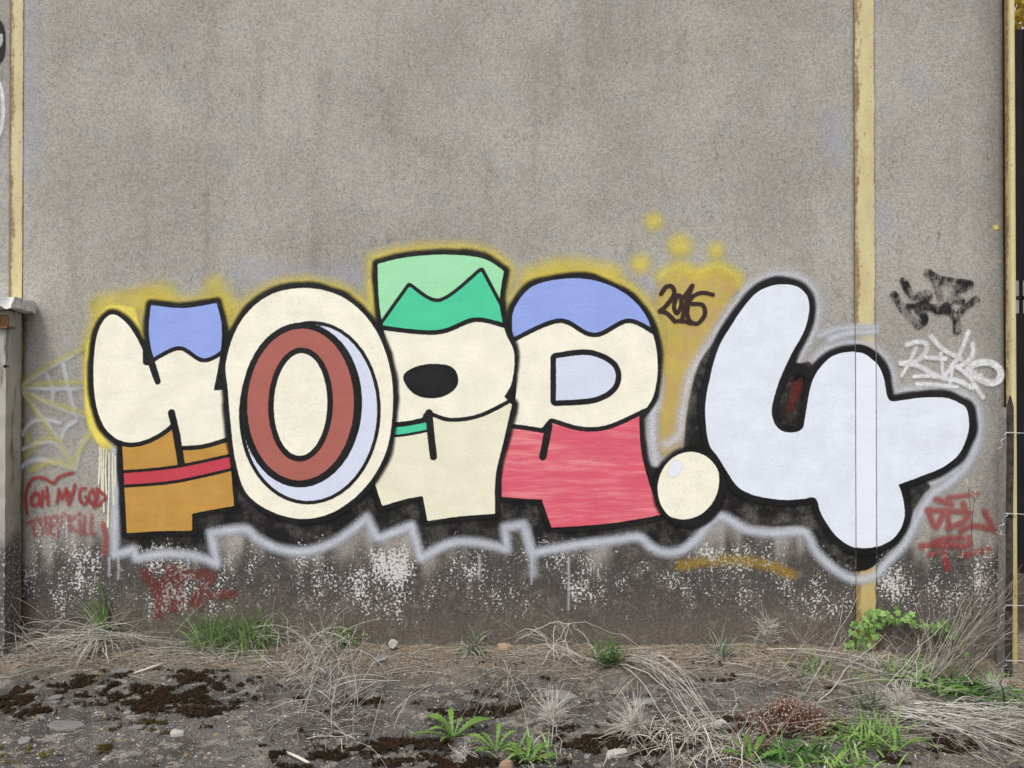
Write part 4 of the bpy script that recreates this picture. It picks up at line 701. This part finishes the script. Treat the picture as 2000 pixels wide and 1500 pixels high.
mc = MOSS.mix(MOSS.ss(n1, .35, .7), (.006, .005, .004), (.038, .027, .016)); mc = MOSS.mix(MOSS.math('MULTIPLY', MOSS.attr('hue'), MOSS.ss(n2, .4, .6)), mc, (.055, .024, .012)); mc = MOSS.mix(MOSS.math('MULTIPLY', MOSS.attr('oliv'), .85), mc, MOSS.mix(MOSS.ss(n1, .3, .65), (.05, .045, .008), (.19, .16, .03)))
MOSS.bump(n1, .9, .01); MOSS.done(mc, .95, spec=.1)
moss = link('moss', grid_mesh('moss', MX, MY, MZ, keep, {'hue': hue, 'oliv': oliv}), MOSS.m); tag(moss, 'dark brown moss cushions spread over the concrete', 'moss', kind='stuff')
N_ = 260000; xs = RNG.uniform(-2.6, 2.8, N_); ys = RNG.uniform(-1.72, -.25, N_); hh = moss_h(xs, ys); s_ = hh > .12; xs, ys, hh = xs[s_], ys[s_], hh[s_]; nn = len(xs); zs = gh(xs, ys) - .004 + np.sqrt(hh) * .02
az = RNG.uniform(0, 6.28, nn); ln = RNG.uniform(.005, .014, nn); tx, ty = RNG.normal(0, .5, nn), RNG.normal(0, .5, nn); wd = .0016
V = np.stack([np.stack([xs + np.cos(az) * wd, ys + np.sin(az) * wd, zs], 1), np.stack([xs - np.cos(az) * wd, ys - np.sin(az) * wd, zs], 1), np.stack([xs + tx * ln, ys + ty * ln, zs + ln], 1)], 1).reshape(-1, 3)
me = bpy.data.meshes.new('moss_shoots'); me.from_pydata(V.tolist(), [], np.arange(3 * nn).reshape(-1, 3).tolist()); pxs, pys = to_px(xs, ys); a_ = me.attributes.new('rnd', 'FLOAT', 'POINT'); a_.data.foreach_set('value', np.repeat(RNG.random(nn), 3).astype(np.float32)); ol = np.maximum(np.exp(-((pxs - 60) / 130) ** 2) * sstep(1425, 1445, pys), 0)
a_ = me.attributes.new('oliv', 'FLOAT', 'POINT'); a_.data.foreach_set('value', np.repeat(ol, 3).astype(np.float32))
t = NT('moss_shoot'); cc = t.mix(t.ss(t.attr('rnd'), .3, 1.0), (.010, .008, .006), t.mix(t.ss(t.noise(5, 3, .6), .4, .6), (.10, .05, .026), (.13, .115, .07))); cc = t.mix(t.math('MULTIPLY', t.attr('oliv'), .9), cc, (.19, .17, .03)); t.done(cc, .9, spec=.1)
o = link('shoots', me, t.m, moss); o['kind'] = 'stuff'

# dried stonecrop: a red-brown cushion dotted with pale seed cups
sc_ = tag(empty('dried_stonecrop', G(1555, 1415)), 'red-brown dried stonecrop cushion dotted with pale seed cups', 'plant'); b = sc_.location; st = MB(); hd = MB()
for _ in range(420):
    p = b + Vector((random.gauss(0, .13), random.gauss(0, .10), 0)); p.z = gz(p.x, p.y); L = U(.03, .10) * math.exp(-((p.x - b.x) ** 2 + (p.y - b.y) ** 2) / .04); pts = arc(p, U(0, 6.28), U(.9, 1.5), L + .02, .2, 4, .1); st.tube(pts, .0018, .0014, 3, U(0, 1)); q = pts[-1]; r_ = U(.004, .0075)
    hd.add([q + Vector(v) * r_ for v in ((1, 0, 0), (-.5, .87, 0), (-.5, -.87, 0), (0, 0, .8), (0, 0, -.8))], [(0, 1, 3), (1, 2, 3), (2, 0, 3), (1, 0, 4), (2, 1, 4), (0, 2, 4)], U(0, 1))
kid(st, 'stems', simple('stonecrop_red', (.09, .03, .018), (.22, .09, .05), 40, .8, 0, attr='rnd'), sc_, 'stuff'); kid(hd, 'seed_cups', simple('stonecrop_cups', (.16, .10, .08), (.50, .42, .37), 40, .8, 0, attr='rnd'), sc_, 'stuff')

# slate shards and stones
SLATE = simple('slate', (.11, .108, .106), (.21, .205, .198), 25, .75, .4, .004, attr='rnd'); LIME = simple('pale_stone', (.26, .25, .235), (.40, .39, .37), 25, .85, .5, .004, attr='rnd'); CLAY = simple('clay_lump', (.22, .15, .10), (.36, .27, .19), 25, .9, .5, .004, attr='rnd'); WOOD = simple('bleached_wood', (.36, .33, .28), (.58, .55, .49), 40, .85, .3, .003, attr='rnd')
def shard(name, px, py, rx, ry, th, mat, label, cat='stone', group=None, tilt=(0, 0), up=0.0, n=7):
    m = MB(); a0 = U(0, 6); R = [U(.65, 1.1) for _ in range(n)]; ring = lambda k, z: [(rx * k * R[i] * math.cos(a0 + i * 6.283 / n), ry * k * R[i] * math.sin(a0 + i * 6.283 / n), z + U(-.15, .15) * th) for i in range(n)]
    vs = ring(1, 0) + ring(.97, th * .7) + ring(.8, th); fs = [(k * n + i, k * n + (i + 1) % n, (k + 1) * n + (i + 1) % n, (k + 1) * n + i) for k in (0, 1) for i in range(n)] + [tuple(2 * n + i for i in range(n)), tuple(range(n - 1, -1, -1))]; m.add(vs, fs, U(0, 1)); o = m.build(name, mat, None, False); o.location = G(px, py, up); o.rotation_euler = (tilt[0], tilt[1], U(-.4, .4)); return tag(o, label, cat, group)
shard('upright_stone', 767, 1268, .036, .04, .022, LIME, 'upright whitish flat stone leaning on the foot of the wall', tilt=(1.35, .1), up=.032)
shard('slate_shard', 745, 1288, .055, .05, .014, SLATE, 'dark oval slate shard just below the upright white stone', group='slate shards on the concrete'); shard('slate_shard', 640, 1310, .05, .05, .012, SLATE, 'grey slate shard beside the big tangle of stems', group='slate shards on the concrete'); shard('slate_shard', 1092, 1362, .10, .07, .02, SLATE, 'large dark slate shard behind the long-rayed seed head', group='slate shards on the concrete'); shard('slate_shard', 1255, 1374, .085, .04, .016, SLATE, 'long grey slate shard among the arching stalks', group='slate shards on the concrete')
shard('slate_shard', 135, 1418, .11, .06, .012, SLATE, 'broad pale-grey slate shard at the lower left, among brown moss', group='slate shards on the concrete'); shard('slate_shard', 235, 1312, .07, .05, .010, SLATE, 'thin grey slate shard on the tan soil below the tall grass', group='slate shards on the concrete'); shard('clay_lump', 985, 1268, .05, .035, .03, CLAY, 'small tan clay lump right of the grey-green grass tuft'); shard('clay_lump', 990, 1499, .04, .03, .025, CLAY, 'tan lump at the bottom edge right of the smaller dandelion'); shard('clay_lump', 1850, 1325, .05, .03, .06, CLAY, 'brownish stone standing among weeds by the dead shrub'); shard('pale_stone', 345, 1435, .038, .03, .018, LIME, 'round pale stone in the left foreground'); shard('pale_stone', 1205, 1475, .06, .035, .02, LIME, 'broad pale stone under the bleached dry grass at the bottom'); shard('pale_stone', 1405, 1415, .06, .03, .015, LIME, 'flat pale stone at the tips of the arching stalks')
for _ in range(28):
    px, py = (U(0, 520), U(1315, 1495)) if random.random() < .6 else (U(520, 1700), U(1330, 1490)); shard('stone_flake', px, py, U(.015, .05), U(.012, .035), U(.004, .012), random.choice((SLATE, SLATE, SLATE)), ('small flat stone flake among the brown moss at the left' if px < 520 else 'small flat stone flake on the concrete right of the big stem tangle'), group='small stone flakes', tilt=(U(-.15, .15), U(-.15, .15)), n=6)
m = MB(); p = G(262, 1318, .01); m.tube([p, p + Vector((.06, .05, .01)), p + Vector((.11, .12, .012))], .004, .009, 5, .9); tag(m.build('wood_splinter', WOOD), 'pale wood splinter on the mossy ground at the left', 'stick')
m = MB(); p = G(560, 1473, .008); m.tube([p, p + Vector((.06, -.05, .004)), p + Vector((.13, -.11, .004))], .007, .007, 6, .9); tag(m.build('dry_stick', WOOD), 'short pale stick on bare concrete at the bottom, left of the moss', 'stick')
m = MB()
for _ in range(15000):
    p = G(U(-20, 2000), U(1280, 1498), .001); r_ = U(.0015, .005) * (2.2 if random.random() < .06 else 1)
    m.add([p + Vector((a * U(.6, 1.2), b_ * U(.6, 1.2), c * U(.4, .9))) * r_ for a, b_, c in ((1, 0, 0), (-1, 0, 0), (0, 1, 0), (0, -1, 0), (0, 0, 1))], [(0, 2, 4), (2, 1, 4), (1, 3, 4), (3, 0, 4)], random.random() ** 1.9)
tag(m.build('gravel', simple('gravel_bits', (.025, .021, .017), (.52, .50, .46), 60, .9, 0, attr='rnd'), None, False), 'fine pale gravel scattered over the concrete', 'gravel', kind='stuff')
m = MB()
for _ in range(2600):
    p = G(U(-20, 2000), random.choice((random.gauss(1285, 18), U(1275, 1500))) if random.random() < .8 else U(1275, 1300), .002); a = U(0, 6.28); L = U(.006, .022); u = Vector((math.cos(a), math.sin(a), U(-.1, .35))) * L; v = Vector((-math.sin(a), math.cos(a), U(-.3, .3))) * L * U(.2, .5); p.y = min(p.y, -.02); p.z = gz(p.x, p.y) + .002
    m.add([p - u, p + v + Vector((0, 0, U(0, .004))), p + u, p - v], [(0, 1, 2), (0, 2, 3)], random.random())
tag(m.build('leaf_litter', simple('leaf_litter_bits', (.045, .028, .016), (.33, .24, .15), 60, .9, 0, attr='rnd'), None, False), 'brown leaf crumbs and litter strewn over the ground', 'litter', kind='stuff')
# yellow shrub behind the gate
sh = tag(empty('yellow_shrub', (3.6, 1.2, 0)), 'yellow-leaved shrub top behind the black gate at the upper right corner', 'shrub'); m = MB(); m.tube([(3.75, 1.2, -.1), (3.8, 1.25, 2.0), (3.9, 1.2, 3.6), (4.1, 1.2, 5.0)], .03, .008, 6); m.tube([(3.85, 1.2, 3.3), (4.2, 1.1, 4.0), (4.4, 1.1, 4.6)], .015, .006, 5); kid(m, 'trunk', TWIG, sh); m = MB()
for _ in range(1500):
    p = Vector((random.gauss(4.15, .33), random.gauss(1.2, .3), U(4.0 - .02, 5.3))); u = Vector((U(-1, 1), U(-1, 1), U(-1, .4))).normalized() * U(.05, .10); v = u.cross(Vector((U(-1, 1), U(-1, 1), U(-1, 1)))).normalized() * u.length * .35; m.add([p, p + u * .5 + v, p + u, p + u * .5 - v], [(0, 1, 2), (0, 2, 3)], random.random())
kid(m, 'crown', simple('yellow_leaves', (.22, .13, .01), (.62, .46, .05), 30, .6, 0, attr='rnd', transl=.3), sh, 'stuff')
